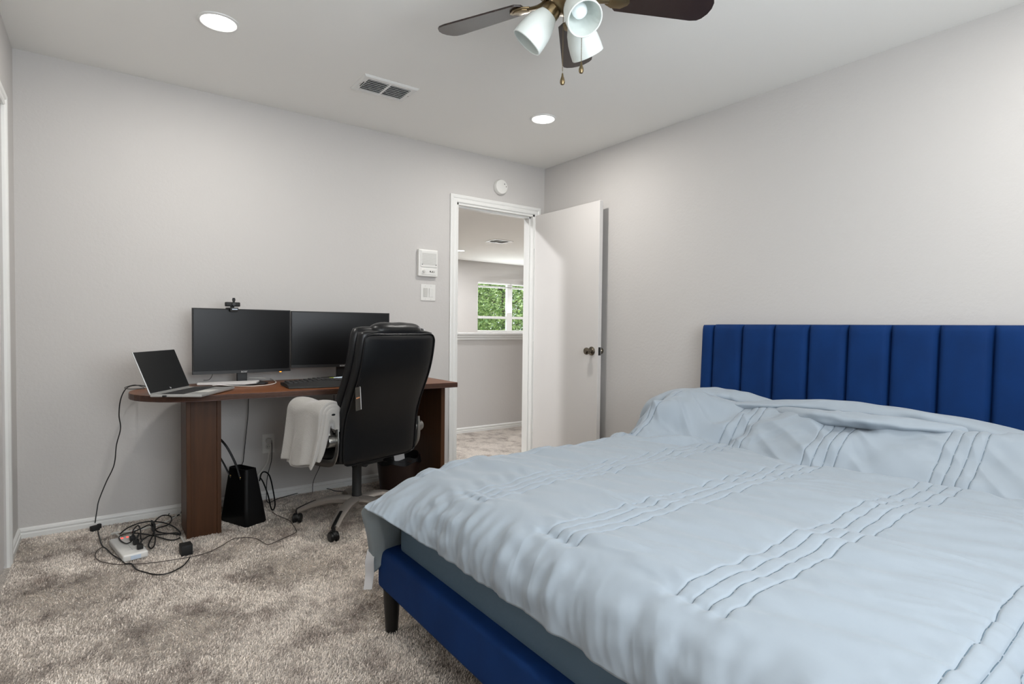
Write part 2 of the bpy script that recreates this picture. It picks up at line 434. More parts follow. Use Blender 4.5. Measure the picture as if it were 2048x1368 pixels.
# ---------------- beyond the doorway: landing with half wall, far room with window
b = MB(); b.box(-3.0, .95, 1.212, 1.33, 0, .975)
struct(b.build('wall_half', m_wall), 'low grey half wall across the landing', 'wall')
b = MB(); b.box(-3.0, .97, 1.168, 1.36, 1.012, 1.034, .004, 1); b.box(-3.0, .95, 1.186, 1.21, .985, 1.012, .004, 1); b.box(-3.0, .95, 1.196, 1.212, .960, .985, .004, 1); b.box(-3.0,.95,1.2,1.34,.972,1.014)
struct(b.build('trim_4', m_trim), 'white moulded cap on the half wall', 'ledge')
b = MB(); base_profile(b, (-3.0, 1.212), (.95, 1.212), (0, -1)); struct(b.build('baseboard_hall', m_trim))
FX0, FX1, FZ0, FZ1, FY = 3.19, 5.02, .995, 2.035, 6.03
b = MB()
b.box(-L-WT, FX0, FY, FY+.14, 0, H); b.box(FX1, 7.2, FY, FY+.14, 0, H); b.box(FX0, FX1, FY, FY+.14, 0, FZ0); b.box(FX0, FX1, FY, FY+.14, FZ1, H)
struct(b.build('wall_far', m_wall), 'far grey wall with the window seen through the doorway', 'wall')
b = MB(); b.box(-L-WT, -L, WT, FY, 0, H); struct(b.build('wall_hall_left', m_wall))
b = MB(); b.box(7.05, 7.2, -.0, FY, 0, H); struct(b.build('wall_hall_right', m_wall))
b = MB(); b.box(WT, 7.2, 0, WT, 0, H); struct(b.build('wall_hall_front', m_wall))
wf = MB(); cy = FY+.07
for x0, x1 in ((FX0, FX0+.035), (3.965, 4.105), (FX1-.035, FX1)): wf.box(x0, x1, cy-.03, cy+.03, FZ0, FZ1, .003, 1)
for z0, z1 in ((FZ0, FZ0+.03), (1.268, 1.322), (FZ1-.035, FZ1)): wf.box(FX0, FX1, cy-.024, cy+.024, z0, z1, .003, 1)
wo = struct(wf.build('window_1', m_trim), 'white framed sliding window with trees outside', 'window')
mg = bpy.data.materials.new('window_glass'); mg.use_nodes = True; nt = mg.node_tree; nt.nodes.clear()
_o = nt.nodes.new('ShaderNodeOutputMaterial'); _g = nt.nodes.new('ShaderNodeBsdfGlossy'); _t = nt.nodes.new('ShaderNodeBsdfTransparent'); _m = nt.nodes.new('ShaderNodeMixShader')
_g.inputs['Roughness'].default_value = .02; _m.inputs[0].default_value = .06; nt.links.new(_t.outputs[0], _m.inputs[1]); nt.links.new(_g.outputs[0], _m.inputs[2]); nt.links.new(_m.outputs[0], _o.inputs[0])
for x0, x1 in ((FX0+.035, 3.965), (4.105, FX1-.035)):
    b = MB(); b.box(x0, x1, cy-.003, cy+.003, FZ0+.03, FZ1-.035); b.build('glass_pane', mg, wo)
for x0, x1 in ((FX0+.01, 4.03), (4.04, FX1-.01)):      # raised blinds
    bl = thing('window_blind', 'raised white slatted blind, ' + ('left' if x0 < 3.5 else 'right') + ' half of the far window', 'blind', ((x0+x1)/2, FY+.015, 1.93), 0, 'blinds in the far window')
    b = MB(); b.box(x0, x1, FY+.0, FY+.035, 2.0, 2.032, .003, 1); b.build('head_rail', m_trim, bl, world=True)
    b = MB()
    for k in range(4): b.box(x0, x1, FY+.005, FY+.03, 1.935+k*.006, 1.938+k*.006)
    b.box(x0, x1, FY+.003, FY+.032, 1.918, 1.932, .003, 1)
    b.build('slat_stack', m_whitegrey, bl, world=True)
    for q in (.2, .8):
        b = MB(); b.tube([(x0+(x1-x0)*q, FY+.018, 2.0), (x0+(x1-x0)*q, FY+.018, 1.955)], .0012, 5, smooth=0); b.build('lift_cord', m_cordw, bl, world=True)

# trees outside the far window
def leaf_mat(name, c0, c1):
    m = bpy.data.materials.new(name); m.use_nodes = True; nt = m.node_tree; b = nt.nodes['Principled BSDF']
    b.inputs['Roughness'].default_value = .45
    g = nt.nodes.new('ShaderNodeNewGeometry'); r = nt.nodes.new('ShaderNodeValToRGB')
    r.color_ramp.elements[0].color = (*c0, 1); r.color_ramp.elements[1].color = (*c1, 1)
    nt.links.new(g.outputs['Random Per Island'], r.inputs[0]); nt.links.new(r.outputs[0], b.inputs['Base Color'])
    return m
m_leaf = leaf_mat('tree_leaves', (.07, .17, .03), (.62, .76, .32))
m_bark = mat('bark', (92, 84, 72), .9, bump=[(20, .6, .02)])
def tree(x, y, r, h, label, n, seed):
    rnd = random.Random(seed)
    t = thing('tree', label, 'tree', (x, y, 0), 0, 'trees outside the far window')
    b = MB(); b.tube([(x, y, 0), (x+.05, y, h*.35), (x-.1, y+.1, h*.8)], lambda q: .13*(1-.7*q), 8)
    for k in range(9):
        a = rnd.uniform(0, 2*PI); z = h*rnd.uniform(.2, .6)
        b.tube([(x, y, z), (x+.5*r*math.cos(a), y+.5*r*math.sin(a), z+.35), (x+.95*r*math.cos(a), y+.95*r*math.sin(a), z+.6)], lambda q: .035*(1-.8*q), 6)
    b.build('trunk', m_bark, t, True, world=True)
    V = []; Fc = []
    for k in range(n):
        while True:
            p = Vector((rnd.uniform(-1, 1), rnd.uniform(-1, 1), rnd.uniform(-1, 1)))
            if .45 < p.length < 1: break
        c = Vector((x+p.x*r, y+p.y*r, h*.5+p.z*h*.5)); s = rnd.uniform(.035, .075)
        d = Vector((rnd.gauss(0, 1), rnd.gauss(0, 1), rnd.gauss(0, .6))).normalized(); e = d.cross(Vector((rnd.gauss(0, 1), rnd.gauss(0, 1), rnd.gauss(0, 1)))).normalized()
        i = len(V); V += [c-d*s, c+e*s*.4, c+d*s, c-e*s*.4]; Fc.append((i, i+1, i+2, i+3))
    me = bpy.data.meshes.new('foliage'); me.from_pydata([v-Vector((x, y, 0)) for v in V], [], Fc); me.materials.append(m_leaf)
    o = bpy.data.objects.new('foliage', me); C.objects.link(o); o.parent = t
tree(6.35, 9.6, 1.6, 4.4, 'leafy green tree filling the panes of the far window', 26000, 1)
tree(7.2, 13.2, 1.9, 5.6, 'taller leafy tree standing behind the nearer one outside', 20000, 2)
b = MB(); b.box(-10, 22, 6.3, 30, -.2, -.1); struct(b.build('ground', mat('grass_ground', (110, 130, 80), .9, noise=(3, .3, (1, 1, 1)))))

# ================================================================== CEILING FITTINGS
def downlight(x, y, label, w, name='recessed_downlight', group='recessed downlights in the bedroom ceiling', col=(1, .965, .92)):
    t = thing(name, label, 'ceiling light', (x, y, H), 0, group)
    b = MB(); b.lathe([(.069, -.003), (.074, -.007), (.084, -.004), (.085, 0), (.069, 0)], 40, cap=False); b.build('trim_ring', m_trim, t, True)
    b = MB(); b.lathe([(0, -.0045), (.069, -.0045), (.069, -.001), (0, -.001)], 40); b.build('lens', m_lens, t)
    o = area('downlight_lamp', (x, y, H-.012), (0, 0, -1), .12, .12, w, col, 'DISK')
    return t
nm = ['glowing round downlight above the laptop end of the desk', 'glowing round downlight near the open door',
      'round downlight above the camera', 'round downlight above the head of the bed']
for (x, y), lb in zip(LIGHTS, nm): downlight(x, y, lb, LAMP_W)
hl = ['glowing round downlight seen through the doorway', 'round downlight beyond the far fan', 'round downlight over the half wall', 'round downlight on the landing']
for (x, y), lb in zip(HALL_LIGHTS, hl): downlight(x, y, lb, HALL_W/4, group='recessed downlights beyond the doorway', col=(.97, .98, 1))

def vent(x0, x1, y0, y1, label):
    cx, cyy = (x0+x1)/2, (y0+y1)/2; w, d = x1-x0, y1-y0
    t = thing('ceiling_vent', label, 'vent', (cx, cyy, H))
    b = MB(); fw = .034; hx, hy = w/2, d/2
    # bevelled face frame, opening in the middle
    def ring(hx, hy, z): return [(-hx, -hy, z), (hx, -hy, z), (hx, hy, z), (-hx, hy, z)]
    rs = [ring(hx, hy, 0), ring(hx, hy, -.003), ring(hx-.008, hy-.008, -.010), ring(hx-fw, hy-fw, -.010), ring(hx-fw, hy-fw, -.0005)]
    b.grid(rs, closed_v=True); b.box(-.006, .006, -hy+fw, hy-fw, -.0105, -.002)
    b.build('frame', m_trim, t)
    b = MB(); b.box(-hx+fw, hx-fw, -hy+fw, hy-fw, -.002, 0); b.build('duct_opening', m_darkslot, t)
    for s in (-1, 1):
        n = 7; xa, xb = (-hx+fw, -.006) if s < 0 else (.006, hx-fw)
        for k in range(n):
            y = -hy+fw+(k+.5)*(d-2*fw)/n
            q = MB().box(xa, xb, -.0085, .0085, -.0006, .0006); q.xf(T(0, y, -.0075) @ R(math.radians(38), 'X'))
            q.build('slat', m_trim, t)
    for s in (-1, 1):
        b = MB(); b.lathe([(0, -.0125), (.004, -.012), (.0045, -.010)], 12, T(s*(hx-.016), 0, 0)); b.build('screw', m_silver, t, True)
    b = MB(); b.box(-hx+.024, -hx+.027, -.03, .03, -.013, -.009); b.build('damper_lever', m_plastic_m, t)
    return t
vent(-1.898, -1.580, -.800, -.578, 'white rectangular air vent in the bedroom ceiling')
vent(1.80, 2.14, 3.36, 3.66, 'white air vent in the ceiling beyond the doorway')

# ceiling fan
def fan(cx, cy, zb, rot, label, tip=.533, kit=True, name='ceiling_fan'):
    t = thing(name, label, 'ceiling fan', (cx, cy, zb), 0)
    b = MB(); b.lathe([(0, H-zb), (.075, H-zb), (.075, H-zb-.03), (.05, H-zb-.05), (.10, H-zb-.07), (.118, .07), (.118, .035), (.10, .012), (.06, .0), (.055, -.022), (0, -.022)], 40)
    b.build('motor_housing', m_brass, t, True)
    for k in range(5):
        a = rot - k*2*PI/5
        Mx = R(a, 'Z') @ R(math.radians(-11), 'X')
        # blade outline: narrower root, wide rounded tip
        pts = []
        r0, r1, w0, w1 = .165, tip, .050, .066
        pts += [(r0, -w0+.02), (r0+.02, -w0)]
        pts += [(r1-.055, -w1), (r1-.03, -w1+.004), (r1-.016, -w1+.016)]
        pts += [(r1-.004, -w1*.4), (r1, 0), (r1-.004, w1*.4)]
        pts += [(r1-.016, w1-.016), (r1-.03, w1-.004), (r1-.055, w1), (r0+.02, w0), (r0, w0-.02)]
        bl = MB().prism(pts, 0, .006, .0015); bl.xf(Mx); bl.build('blade', m_blade, t)
        ir = MB()
        ir.tube([(.075, 0, .004), (.11, 0, -.006), (.15, 0, -.004)], lambda q: .014-.003*q, 8, flat=(1, .5))
        ir.prism([(.14, -.016), (.165, -.030), (.20, -.030), (.222, -.012), (.226, 0), (.222, .012), (.20, .030), (.165, .030), (.14, .016)], -.006, -.001, .001)
        ir.prism([(.152, -.010), (.168, -.022), (.196, -.022), (.212, -.008), (.212, .008), (.196, .022), (.168, .022), (.152, .010)], -.0085, -.005, .001)
        ir.xf(Mx); ir.build('blade_bracket', m_brass, t, True)
    if kit:
        b = MB(); b.lathe([(.055, .01), (.060, -.015), (.060, -.028), (.045, -.046), (.02, -.056), (.006, -.064), (0, -.066)], 32)
        b.build('switch_housing', m_brass, t, True)
        for k in range(3):
            a = KIT + k*2*PI/3
            A = R(a, 'Z') @ T(.034, 0, -.022) @ R(math.radians(TILT), 'Y')     # local -z points out and down
            q = MB(); q.lathe([(.012, .02), (.014, -.005), (.020, -.012), (.031, -.018), (.034, -.03), (.034, -.046), (.030, -.046), (0, -.03)], 28, A)
            ar = q.build('lamp_arm', m_brass, t, True)
            q = MB(); q.lathe([(.030, -.040), (.038, -.055), (.049, -.08), (.056, -.11), (.059, -.14), (.0595, -.165), (.057, -.167), (.0545, -.165), (.0545, -.14), (.0515, -.11), (.044, -.08), (.033, -.055), (.024, -.043)], 36, A, cap=False)
            q.build('lamp_shade', m_glass_shade, t, True, label='frosted white bell glass shade')
            q = MB(); q.lathe([(.010, -.04), (.012, -.062), (.020, -.080), (.0255, -.098), (.024, -.112), (.015, -.122), (0, -.126)], 24, A); q.build('light_bulb', m_bulb, t, True)
        for (dx, dy, ln) in CHAINS:
            ch = MB(); z0 = -.05; n = int(ln/.0052)
            for i in range(n):
                ch.lathe([(0, .0019), (.0016, .001), (.0016, -.001), (0, -.0019)], 6, T(dx, dy, z0-i*.0052))
            ch.tube([(dx, dy, z0), (dx, dy, z0-ln)], .0006, 5, smooth=0)
            c = ch.build('pull_chain', m_brass, t, True)
            ch = MB(); ch.lathe([(0, 0), (.0025, -.002), (.004, -.012), (.0085, -.026), (.009, -.033), (.006, -.040), (0, -.042)], 16, T(dx, dy, z0-ln)); ch.build('pull_fob', m_brass, c, True)
    return t
FANX, FANY, FANZ = -1.721, -2.2125, 2.25
KIT = math.radians(134); TILT = -40
CHAINS = [(-.022, -.008, .222), (.030, -.046, .182)]
fan(FANX, FANY, FANZ, 2.0057, 'dark bladed brass ceiling fan with frosted glass shades')
fan(4.60, 5.35, 2.27, math.radians(140), 'distant ceiling fan, only a blade tip showing past the door jamb', kit=False)

# smoke alarm
sa = thing('smoke_alarm', 'round white smoke alarm on wall above the doorway', 'smoke alarm', (-.466, 0, 2.213))
b = MB(); b.lathe([(0, 0), (.056, 0), (.060, .004), (.060, .026), (.054, .036), (.030, .040), (0, .040)], 40, R(PI/2, 'X')); b.build('housing', m_white, sa, True)
b = MB(); b.lathe([(0, .0405), (.004, .0405), (.0045, .0395)], 12, T(.022, 0, .022) @ R(PI/2, 'X')); b.build('sensor_hole', m_darkslot, sa)
b = MB(); b.lathe([(0, .0395), (.0035, .0395), (.004, .038)], 12, T(.040, 0, .004) @ R(PI/2, 'X')); b.build('indicator', m_darkslot, sa)

# intercom
ic = thing('intercom_panel', 'white intercom speaker panel on wall above the light switch', 'intercom', (-1.110, 0, 1.558))
b = MB(); b.box(-.078, .078, -.028, 0, -.098, .098, .006, 2); b.box(-.062, .070, -.033, -.02, -.030, .090, .003, 2); b.box(-.060, .062, -.031, -.02, -.085, -.040, .003, 2)
b.build('housing', m_white, ic)
b = MB()
for k in range(14): b.box(-.054, .062, -.0345, -.033, -.012+k*.0062, -.0092+k*.0062)
b.build('speaker_grille', m_whitegrey, ic)
for x in (-.052, .060):
    b = MB(); b.lathe([(0, .036), (.003, .0355), (.0035, .033)], 12, T(x, 0, -.012) @ R(PI/2, 'X')); b.build('screw', m_plastic_m, ic)
b = MB(); b.lathe([(0, .042), (.009, .041), (.010, .030)], 20, T(-.040, 0, -.062) @ R(PI/2, 'X')); b.build('volume_knob', m_whitegrey, ic, True)
b = MB(); b.box(.010, .050, -.0318, -.030, -.066, -.056); b.build('switch_slot', m_darkslot, ic)
for x in (.022, .040):
    b = MB(); b.box(x-.006, x+.006, -.037, -.031, -.065, -.057, .001, 1); b.build('slide_switch', m_white, ic)
# light switch
ls = thing('light_switch', 'white double rocker light switch beside the door casing', 'light switch', (-1.099, 0, 1.344))
b = MB(); b.box(-.060, .060, -.006, 0, -.060, .060, .003, 2); b.build('cover_plate', m_white, ls)
for x in (-.023, .023):
    b = MB(); q = MB().box(-.0165, .0165, -.006, 0, -.033, .033, .0015, 1); q.xf(T(x, -.005, 0) @ R(math.radians(5), 'X')); q.build('rocker', m_white if x > 0 else m_whitegrey, ls)
    for z in (-.048, .048):
        b = MB(); b.lathe([(0, .0075), (.0025, .007), (.003, .006)], 10, T(x, 0, z) @ R(PI/2, 'X')); b.build('screw', m_whitegrey, ls)
# outlet
ol = thing('wall_outlet', 'white wall outlet under the desk with two plugs', 'outlet', (-2.206, 0, .352))
b = MB(); b.box(-.036, .036, -.006, 0, -.060, .060, .003, 2); b.build('cover_plate', m_white, ol)
b = MB()
for z in (-.02, .02): b.lathe([(0, .0085), (.0165, .0085), (.017, .006)], 20, T(0, 0, z) @ R(PI/2, 'X'))
b.build('socket_face', m_whitegrey, ol, True)
for z in (-.02, .02):
    for x in (-.006, .006): MB().box(x-.001, x+.001, -.009, -.0084, z-.004, z+.005).build('slot', m_darkslot, ol)

# ================================================================== BED
FXE, FYF, FYN = -2.235, -1.800, -3.500         # frame foot face, far side, near side
bed = thing('bed', 'blue velvet upholstered platform bed with channelled headboard', 'bed', (-1.1, -2.645, 0))
def rrect(y0, y1, z0, z1, r, n=5):
    out = []
    for (cy_, cz, a0) in ((y1-r, z1-r, 0), (y0+r, z1-r, PI/2), (y0+r, z0+r, PI), (y1-r, z0+r, 1.5*PI)):
        for k in range(n+1):
            a = a0+k*PI/2/n; out.append((cy_+r*math.cos(a), cz+r*math.sin(a)))
    return out
b = MB(); b.box(FXE, FXE+.075, FYN, FYF, .150, .300, .020, 5); b.build('foot_rail', m_velvet, bed, True, world=True)
b = MB(); b.box(FXE+.06, -.10, FYF-.06, FYF, .150, .300, .018, 4); b.build('side_rail', m_velvet, bed, True, world=True)
b = MB(); b.box(FXE+.06, -.10, FYN, FYN+.06, .150, .300, .018, 4); b.build('side_rail', m_velvet, bed, True, world=True)
b = MB(); b.box(FXE+.07, -.10, FYN+.05, FYF-.05, .20, .27); b.build('slat_base', m_plastic_m, bed, world=True)
for x, y in ((-2.203, -1.858), (-2.203, FYN+.06), (-.2, -1.858), (-.2, FYN+.06), (-1.2, -2.65)):
    b = MB(); b.lathe([(.0, 0), (.021, 0), (.022, .004), (.031, .155), (.0, .155)], 28, T(x, y, 0)); b.build('leg', m_blackwood, bed, True, world=True)
# headboard: ten vertical channels with wings, leaning a little back
hb = MB(); Y0, NP_, PW = -1.712, 10, .1866
hb.box(-.055, -.004, -1.628, -1.628+.0001-2.045+.0, .06, 1.118, .008, 3) if False else None
hb.box(-.058, -.006, -3.664, -1.634, .10, 1.118, .012, 3)
hbo = hb.build('headboard_back', m_velvet, bed, True, world=True)
def channel(y1, y0, name, zt=1.127, pad=.034):
    n = 14; rings = []
    zs = [.12] + [zt-.0]*0 + list(np.linspace(.2, zt-.05, 8)) + [zt-.03, zt-.015, zt-.006, zt-.001]
    P = []
    for z in zs:
        f = 1.0
        dz = zt - z
        if dz < .035: f = math.sqrt(max(0., 1-((.035-dz)/.035)**2))
        ring = []
        for k in range(n+1):
            t = k/n; y = y1+(y0-y1)*t; e = min(t, 1-t)*abs(y0-y1)
            h = pad*(1-math.exp(-e/.007))*1.0 + .005*math.sin(PI*t)
            ring.append((-.058 - h*(.15+.85*f) - (1.13-z)*.040, y, z))
        P.append(ring)
    top = [(-.03, q[1], zt) for q in P[-1]]; P.append(top); P.append([(-.03, q[1], zt-.02) for q in P[-1]])
    m = MB(); m.grid(P); return m.build(name, m_velvet, bed, True, world=True, angle=60)
for k in range(NP_): channel(Y0-k*PW, Y0-(k+1)*PW, 'headboard_channel')
channel(-1.630, Y0, 'headboard_wing', 1.124, .030); channel(Y0-NP_*PW, Y0-NP_*PW-.082, 'headboard_wing', 1.124, .030)

# mattress in a fitted sheet
mt = thing('mattress', 'mattress in a slate blue fitted sheet on the bed frame', 'mattress', (-1.15, -2.645, .27))
b = MB(); b.box(-2.185, -.125, -3.44, -1.865, .268, .50, .045, 5); b.build('fitted_sheet', m_sheet, mt, True, world=True, angle=60)

# pillows under the duvet are one soft bump each side; only the duvet shows.
rng = np.random.RandomState(3)
def sines(X, Y, n, fx, fy, seed):
    r = np.random.RandomState(seed); out = np.zeros_like(X)
    for _ in range(n):
        a = r.uniform(.6, 1.4)*fx*r.choice([-1, 1]); b_ = r.uniform(-1, 1)*fy
        out += np.sin(2*PI*(a*X+b_*Y)+r.uniform(0, 2*PI)+1.2*np.sin(2*PI*(.35*b_*X+.3*a*Y)+r.uniform(0, 6)))
    return out/math.sqrt(n)
def sm(a, b_, x): t = np.clip((x-a)/(b_-a), 0, 1); return t*t*(3-2*t)

def make_duvet():
    # u: cloth length from head (-) to foot (+), v: across the bed, far side first
    XE, YF, YNR = -2.085, -1.93, -3.42       # where cloth leaves the flat top (foot, far, near)
    u = np.concatenate([np.linspace(-.20, -1.0, 150), np.linspace(-1.0, XE, 165)[1:]])
    e = np.linspace(0, .252, 56)[1:]
    U = np.concatenate([u, XE-e]); 
    bands = [-2.235+.395, -2.235, -2.628, -3.022, -3.425]; LW = .0355
    vs_ = []; y = YF+.34
    while y > YNR-.36:                      # finer columns inside the stitched bands
        vs_.append(y); y -= .0017 if any(c-3*LW-.016 < y < c+.016 for c in bands) else .0052
    vv = np.array(vs_)
    Ug, Vg = np.meshgrid(U, vv, indexing='ij')
    e1 = np.clip(XE-Ug, 0, None)                # past the foot edge
    e2 = np.clip(Vg-YF, 0, None)                # past the far edge
    e3 = np.clip(YNR-Vg, 0, None)               # past the near edge
    ZT = .598
    def arc(e, r): 
        a = np.clip(e/r, 0, PI/2*.92); h = r*np.sin(a); d = r*(1-np.cos(a)); rest = np.clip(e-r*PI/2*.92, 0, None)
        return h+rest*math.cos(PI/2*.92), d+rest*math.sin(PI/2*.92)
    # foot overhang, lifted and pushed out towards the far corner
    h1, d1 = arc(e1, .165)
    wc = sm(-2.35, -1.90, Vg)
    ho, do = e1*.97, e1*.44
    hx = h1*(1-wc)+ho*wc; dz1 = d1*(1-wc)+do*wc
    h2, d2 = arc(e2, .085); h3, d3 = arc(e3, .10)
    X = np.minimum(Ug, Ug)*0 + np.where(e1 > 0, XE-hx, Ug)
    X = X + .065*sm(.02, .30, e2)*sm(0, .24, e1)
    Y = np.where(e2 > 0, YF+h2, np.where(e3 > 0, YNR-h3, Vg))
    Y = Y - .02*sm(0, .2, e1)*sm(0, .1, e2)*(1-sm(.14, .25, e2)) + .022*sm(.18, .30, e2)
    Z = ZT - dz1 - d2*(1-.0*wc) - d3
    # pillow mound at the head
    xf = -.79 - .30*sm(-2.25, -1.92, Vg) - .13*np.exp(-((Vg+2.62)/.20)**2) - .05*np.exp(-((Vg+3.3)/.2)**2)+.03*np.sin(Vg*9)
    t = sm(0, 1, (Ug-xf)/.34)
    mound = .150*np.sin(t*PI/2)**.9
    mound *= 1-.12*sm(-3.1, -3.35, Vg)
    mound += .022*np.exp(-((Vg+1.98)/.16)**2)*t
    back = sm(-.42, -.20, Ug)*.07
    Z = Z + (mound-back*t)*(1-.35*sm(.0, .10, e2))
    # diagonal fold at the far end of the mound
    dd = (Ug+.95)*.55+(Vg+2.10)*1.0
    Z += .022*np.exp(-((dd+.02)/.035)**2)*sm(-1.25, -1.0, Ug)*(1-sm(-.75, -.6, Ug))*sm(-2.5, -2.3, Vg)
    Z -= .020*np.exp(-((dd+.085)/.022)**2)*sm(-1.2, -1.05, Ug)*(1-sm(-.75, -.62, Ug))*sm(-2.5, -2.3, Vg)
    # crease at the foot of the mound
    Z -= .018*np.exp(-((Ug-xf-.01)/.026)**2)*(e2 == 0)
    P = np.stack([X, Y, Z], -1)
    # displacement along the normal
    gu = np.gradient(P, axis=0); gv = np.gradient(P, axis=1)
    Nn = np.cross(gv, gu); Nn /= np.linalg.norm(Nn, axis=-1, keepdims=True)+1e-9
    if Nn[100, 400, 2] < 0: Nn = -Nn
    disp = np.zeros_like(X)
    flat = 1-sm(0, .08, e1)
    wig = .008*np.sin(Ug*4.2+1)+.0012*np.sin(Ug*19+Vg)+.0006*np.sin(Ug*61)
    bandw = np.zeros_like(X); line = np.zeros_like(X); inb = np.zeros_like(X)
    endw = 1-sm(.055, .065, e1)
    for y0 in bands:
        for k in range(4):
            d = Vg-(y0-k*LW+wig)
            line = np.maximum(line, np.exp(-np.abs(d/.0026)**1.3)); 
            inb = np.maximum(inb, np.exp(-(d/.011)**2))
        c = Vg-(y0-1.5*LW); bandw = np.maximum(bandw, np.exp(-(c/.10)**4))
    line *= endw; bandw_e = bandw*endw
    disp -= .0044*line
    disp -= .0014*inb*endw
    disp -= .003*bandw_e
    # pinches running off each stitched band
    pin = sines(Ug, Vg, 7, 22, 3, 11)
    disp += .0006*pin*bandw_e*(1-.6*line)
    pin2 = sines(Ug, Vg, 8, 13, 2.2, 12)
    near = np.zeros_like(X)
    for y0 in bands:
        c = np.abs(Vg-(y0-1.5*LW)); near = np.maximum(near, np.exp(-((c-.07)/.07)**2))
    disp += .0020*pin2*near
    # puckers where the lines stop
    for y0 in bands:
        for k in range(4):
            disp -= .010*np.exp(-((e1-.06)/.016)**2-((Vg-(y0-k*LW))/.016)**2)
    # long soft creases across the bed
    disp += .0036*sines(Ug+.16*Vg, Vg, 7, 7.5, .9, 21)*flat
    disp += .0055*sines(Ug+.1*Vg, Vg, 5, 2.2, .7, 22)*flat
    # sharp little creases
    cr = sines(Ug+.22*Vg, Vg, 5, 11, 1.3, 23); msk = sm(.1, .9, sines(Ug, Vg, 4, 1.6, 1.6, 24))
    disp += .0036*(1-np.abs(np.clip(cr, -1, 1)))*msk*flat
    # overhang folds
    fo = sines(Vg+.25*e1, Ug*.3, 7, 7.5, 1.2, 31); fo2 = sines(Vg-.2*e1, Ug*.5, 6, 17, 2, 32)
    wf_ = sm(.03, .16, e1)*(1-.55*sm(0, .05, e2))
    fo_ = 1-np.abs(np.clip(sines(Vg+.35*e1, Ug*.3, 5, 6.5, 1.0, 35), -1.6, 1.6))
    am = .55+.45*sm(-1, 1, sines(Vg, Ug, 3, 1.4, .5, 36))
    disp += (.0080*fo+.0022*fo2+.0052*fo_)*wf_*am
    disp += .0016*(1-np.abs(np.clip(sines(Vg+.5*e1, Ug, 4, 13, 3, 37), -1.4, 1.4)))*sm(.08, .22, e1)
    disp += .012*np.exp(-((e1-.17)/.08)**2)*(1-wc)
    fo3 = sines(Ug, Vg*.3, 6, 6, 1, 33); disp += .015*fo3*sm(.03, .18, e2)
    disp += .006*sines(Ug, Vg*.3, 6, 6, 1, 34)*sm(.03, .15, e3)
    # mound wrinkles
    disp += (.0085*sines(Ug+.5*Vg, Vg, 6, 5.0, 1.5, 41)+.0065*(1-np.abs(np.clip(sines(Ug-.6*Vg, Vg, 4, 6, 2, 42), -1.5, 1.5))))*sm(-1.05, -.8, Ug)
    disp += .010*sines(Ug+.7*Vg, Vg, 4, 4.0, 2.5, 43)*sm(-1.2, -1.0, Ug)*sm(-2.2, -2.0, Vg)*(e2 < .2)
    disp = np.where(e2 > .3, disp*.5, disp)
    P = P + Nn*disp[..., None]
    # running-stitch threads in the seams, darkened to stand for groove shadow
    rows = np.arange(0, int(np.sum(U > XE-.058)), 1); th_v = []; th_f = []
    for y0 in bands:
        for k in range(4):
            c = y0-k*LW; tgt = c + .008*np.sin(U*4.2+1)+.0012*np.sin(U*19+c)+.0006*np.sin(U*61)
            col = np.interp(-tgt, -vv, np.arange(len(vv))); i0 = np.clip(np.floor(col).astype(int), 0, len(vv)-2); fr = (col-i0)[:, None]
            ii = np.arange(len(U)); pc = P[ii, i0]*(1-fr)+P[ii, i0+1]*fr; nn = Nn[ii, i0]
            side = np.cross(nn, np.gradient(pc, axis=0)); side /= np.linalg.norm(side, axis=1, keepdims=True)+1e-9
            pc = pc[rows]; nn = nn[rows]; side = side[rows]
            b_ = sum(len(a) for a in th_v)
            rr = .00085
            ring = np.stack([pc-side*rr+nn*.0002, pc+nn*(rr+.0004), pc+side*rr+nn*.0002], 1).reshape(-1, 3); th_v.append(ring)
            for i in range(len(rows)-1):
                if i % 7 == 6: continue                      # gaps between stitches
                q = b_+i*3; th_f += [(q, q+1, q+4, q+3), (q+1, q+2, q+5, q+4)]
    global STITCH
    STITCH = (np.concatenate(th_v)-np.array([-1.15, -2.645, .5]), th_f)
    # hem: cloth turns under
    n, m = X.shape
    idx = np.arange(n*m).reshape(n, m)
    Fc = np.stack([idx[:-1, :-1], idx[1:, :-1], idx[1:, 1:], idx[:-1, 1:]], -1).reshape(-1, 4)
    # underside: offset copy, pulled in, coarser look
    thick = .038
    edge = np.minimum.reduce([np.arange(n)[:, None]*np.ones((1, m)), (n-1-np.arange(n))[:, None]*np.ones((1, m)), np.arange(m)[None, :]*np.ones((n, 1)), (m-1-np.arange(m))[None, :]*np.ones((n, 1))])
    th = thick*np.sqrt(np.clip(edge/8., 0, 1)); 
    base = P - Nn*disp[..., None]
    Q = base - Nn*th[..., None]
    Q = np.where((edge == 0)[..., None], P, Q)
    sel = np.unique(np.concatenate([np.arange(0, 10), np.arange(10, n-10, 6), np.arange(n-10, n)]))
    V = np.concatenate([P.reshape(-1, 3), Q.reshape(-1, 3)])
    F2 = Fc[:, ::-1] + n*m
    allF = np.concatenate([Fc, F2])
    me = bpy.data.meshes.new('quilted_cover')
    me.from_pydata([], [], [])
    me.vertices.add(len(V)); me.vertices.foreach_set('co', (V-np.array([-1.15, -2.645, .5])).ravel())
    me.loops.add(allF.size); me.loops.foreach_set('vertex_index', allF.ravel().astype(np.int32))
    me.polygons.add(len(allF)); me.polygons.foreach_set('loop_start', np.arange(0, allF.size, 4, dtype=np.int32))
    me.materials.append(m_duvet); me.materials.append(m_duvet_in)
    mi = np.concatenate([np.zeros(len(Fc), np.int32), np.ones(len(F2), np.int32)])
    me.polygons.foreach_set('material_index', mi)
    me.polygons.foreach_set('use_smooth', np.ones(len(allF), bool))
    me.update(calc_edges=True); me.validate()
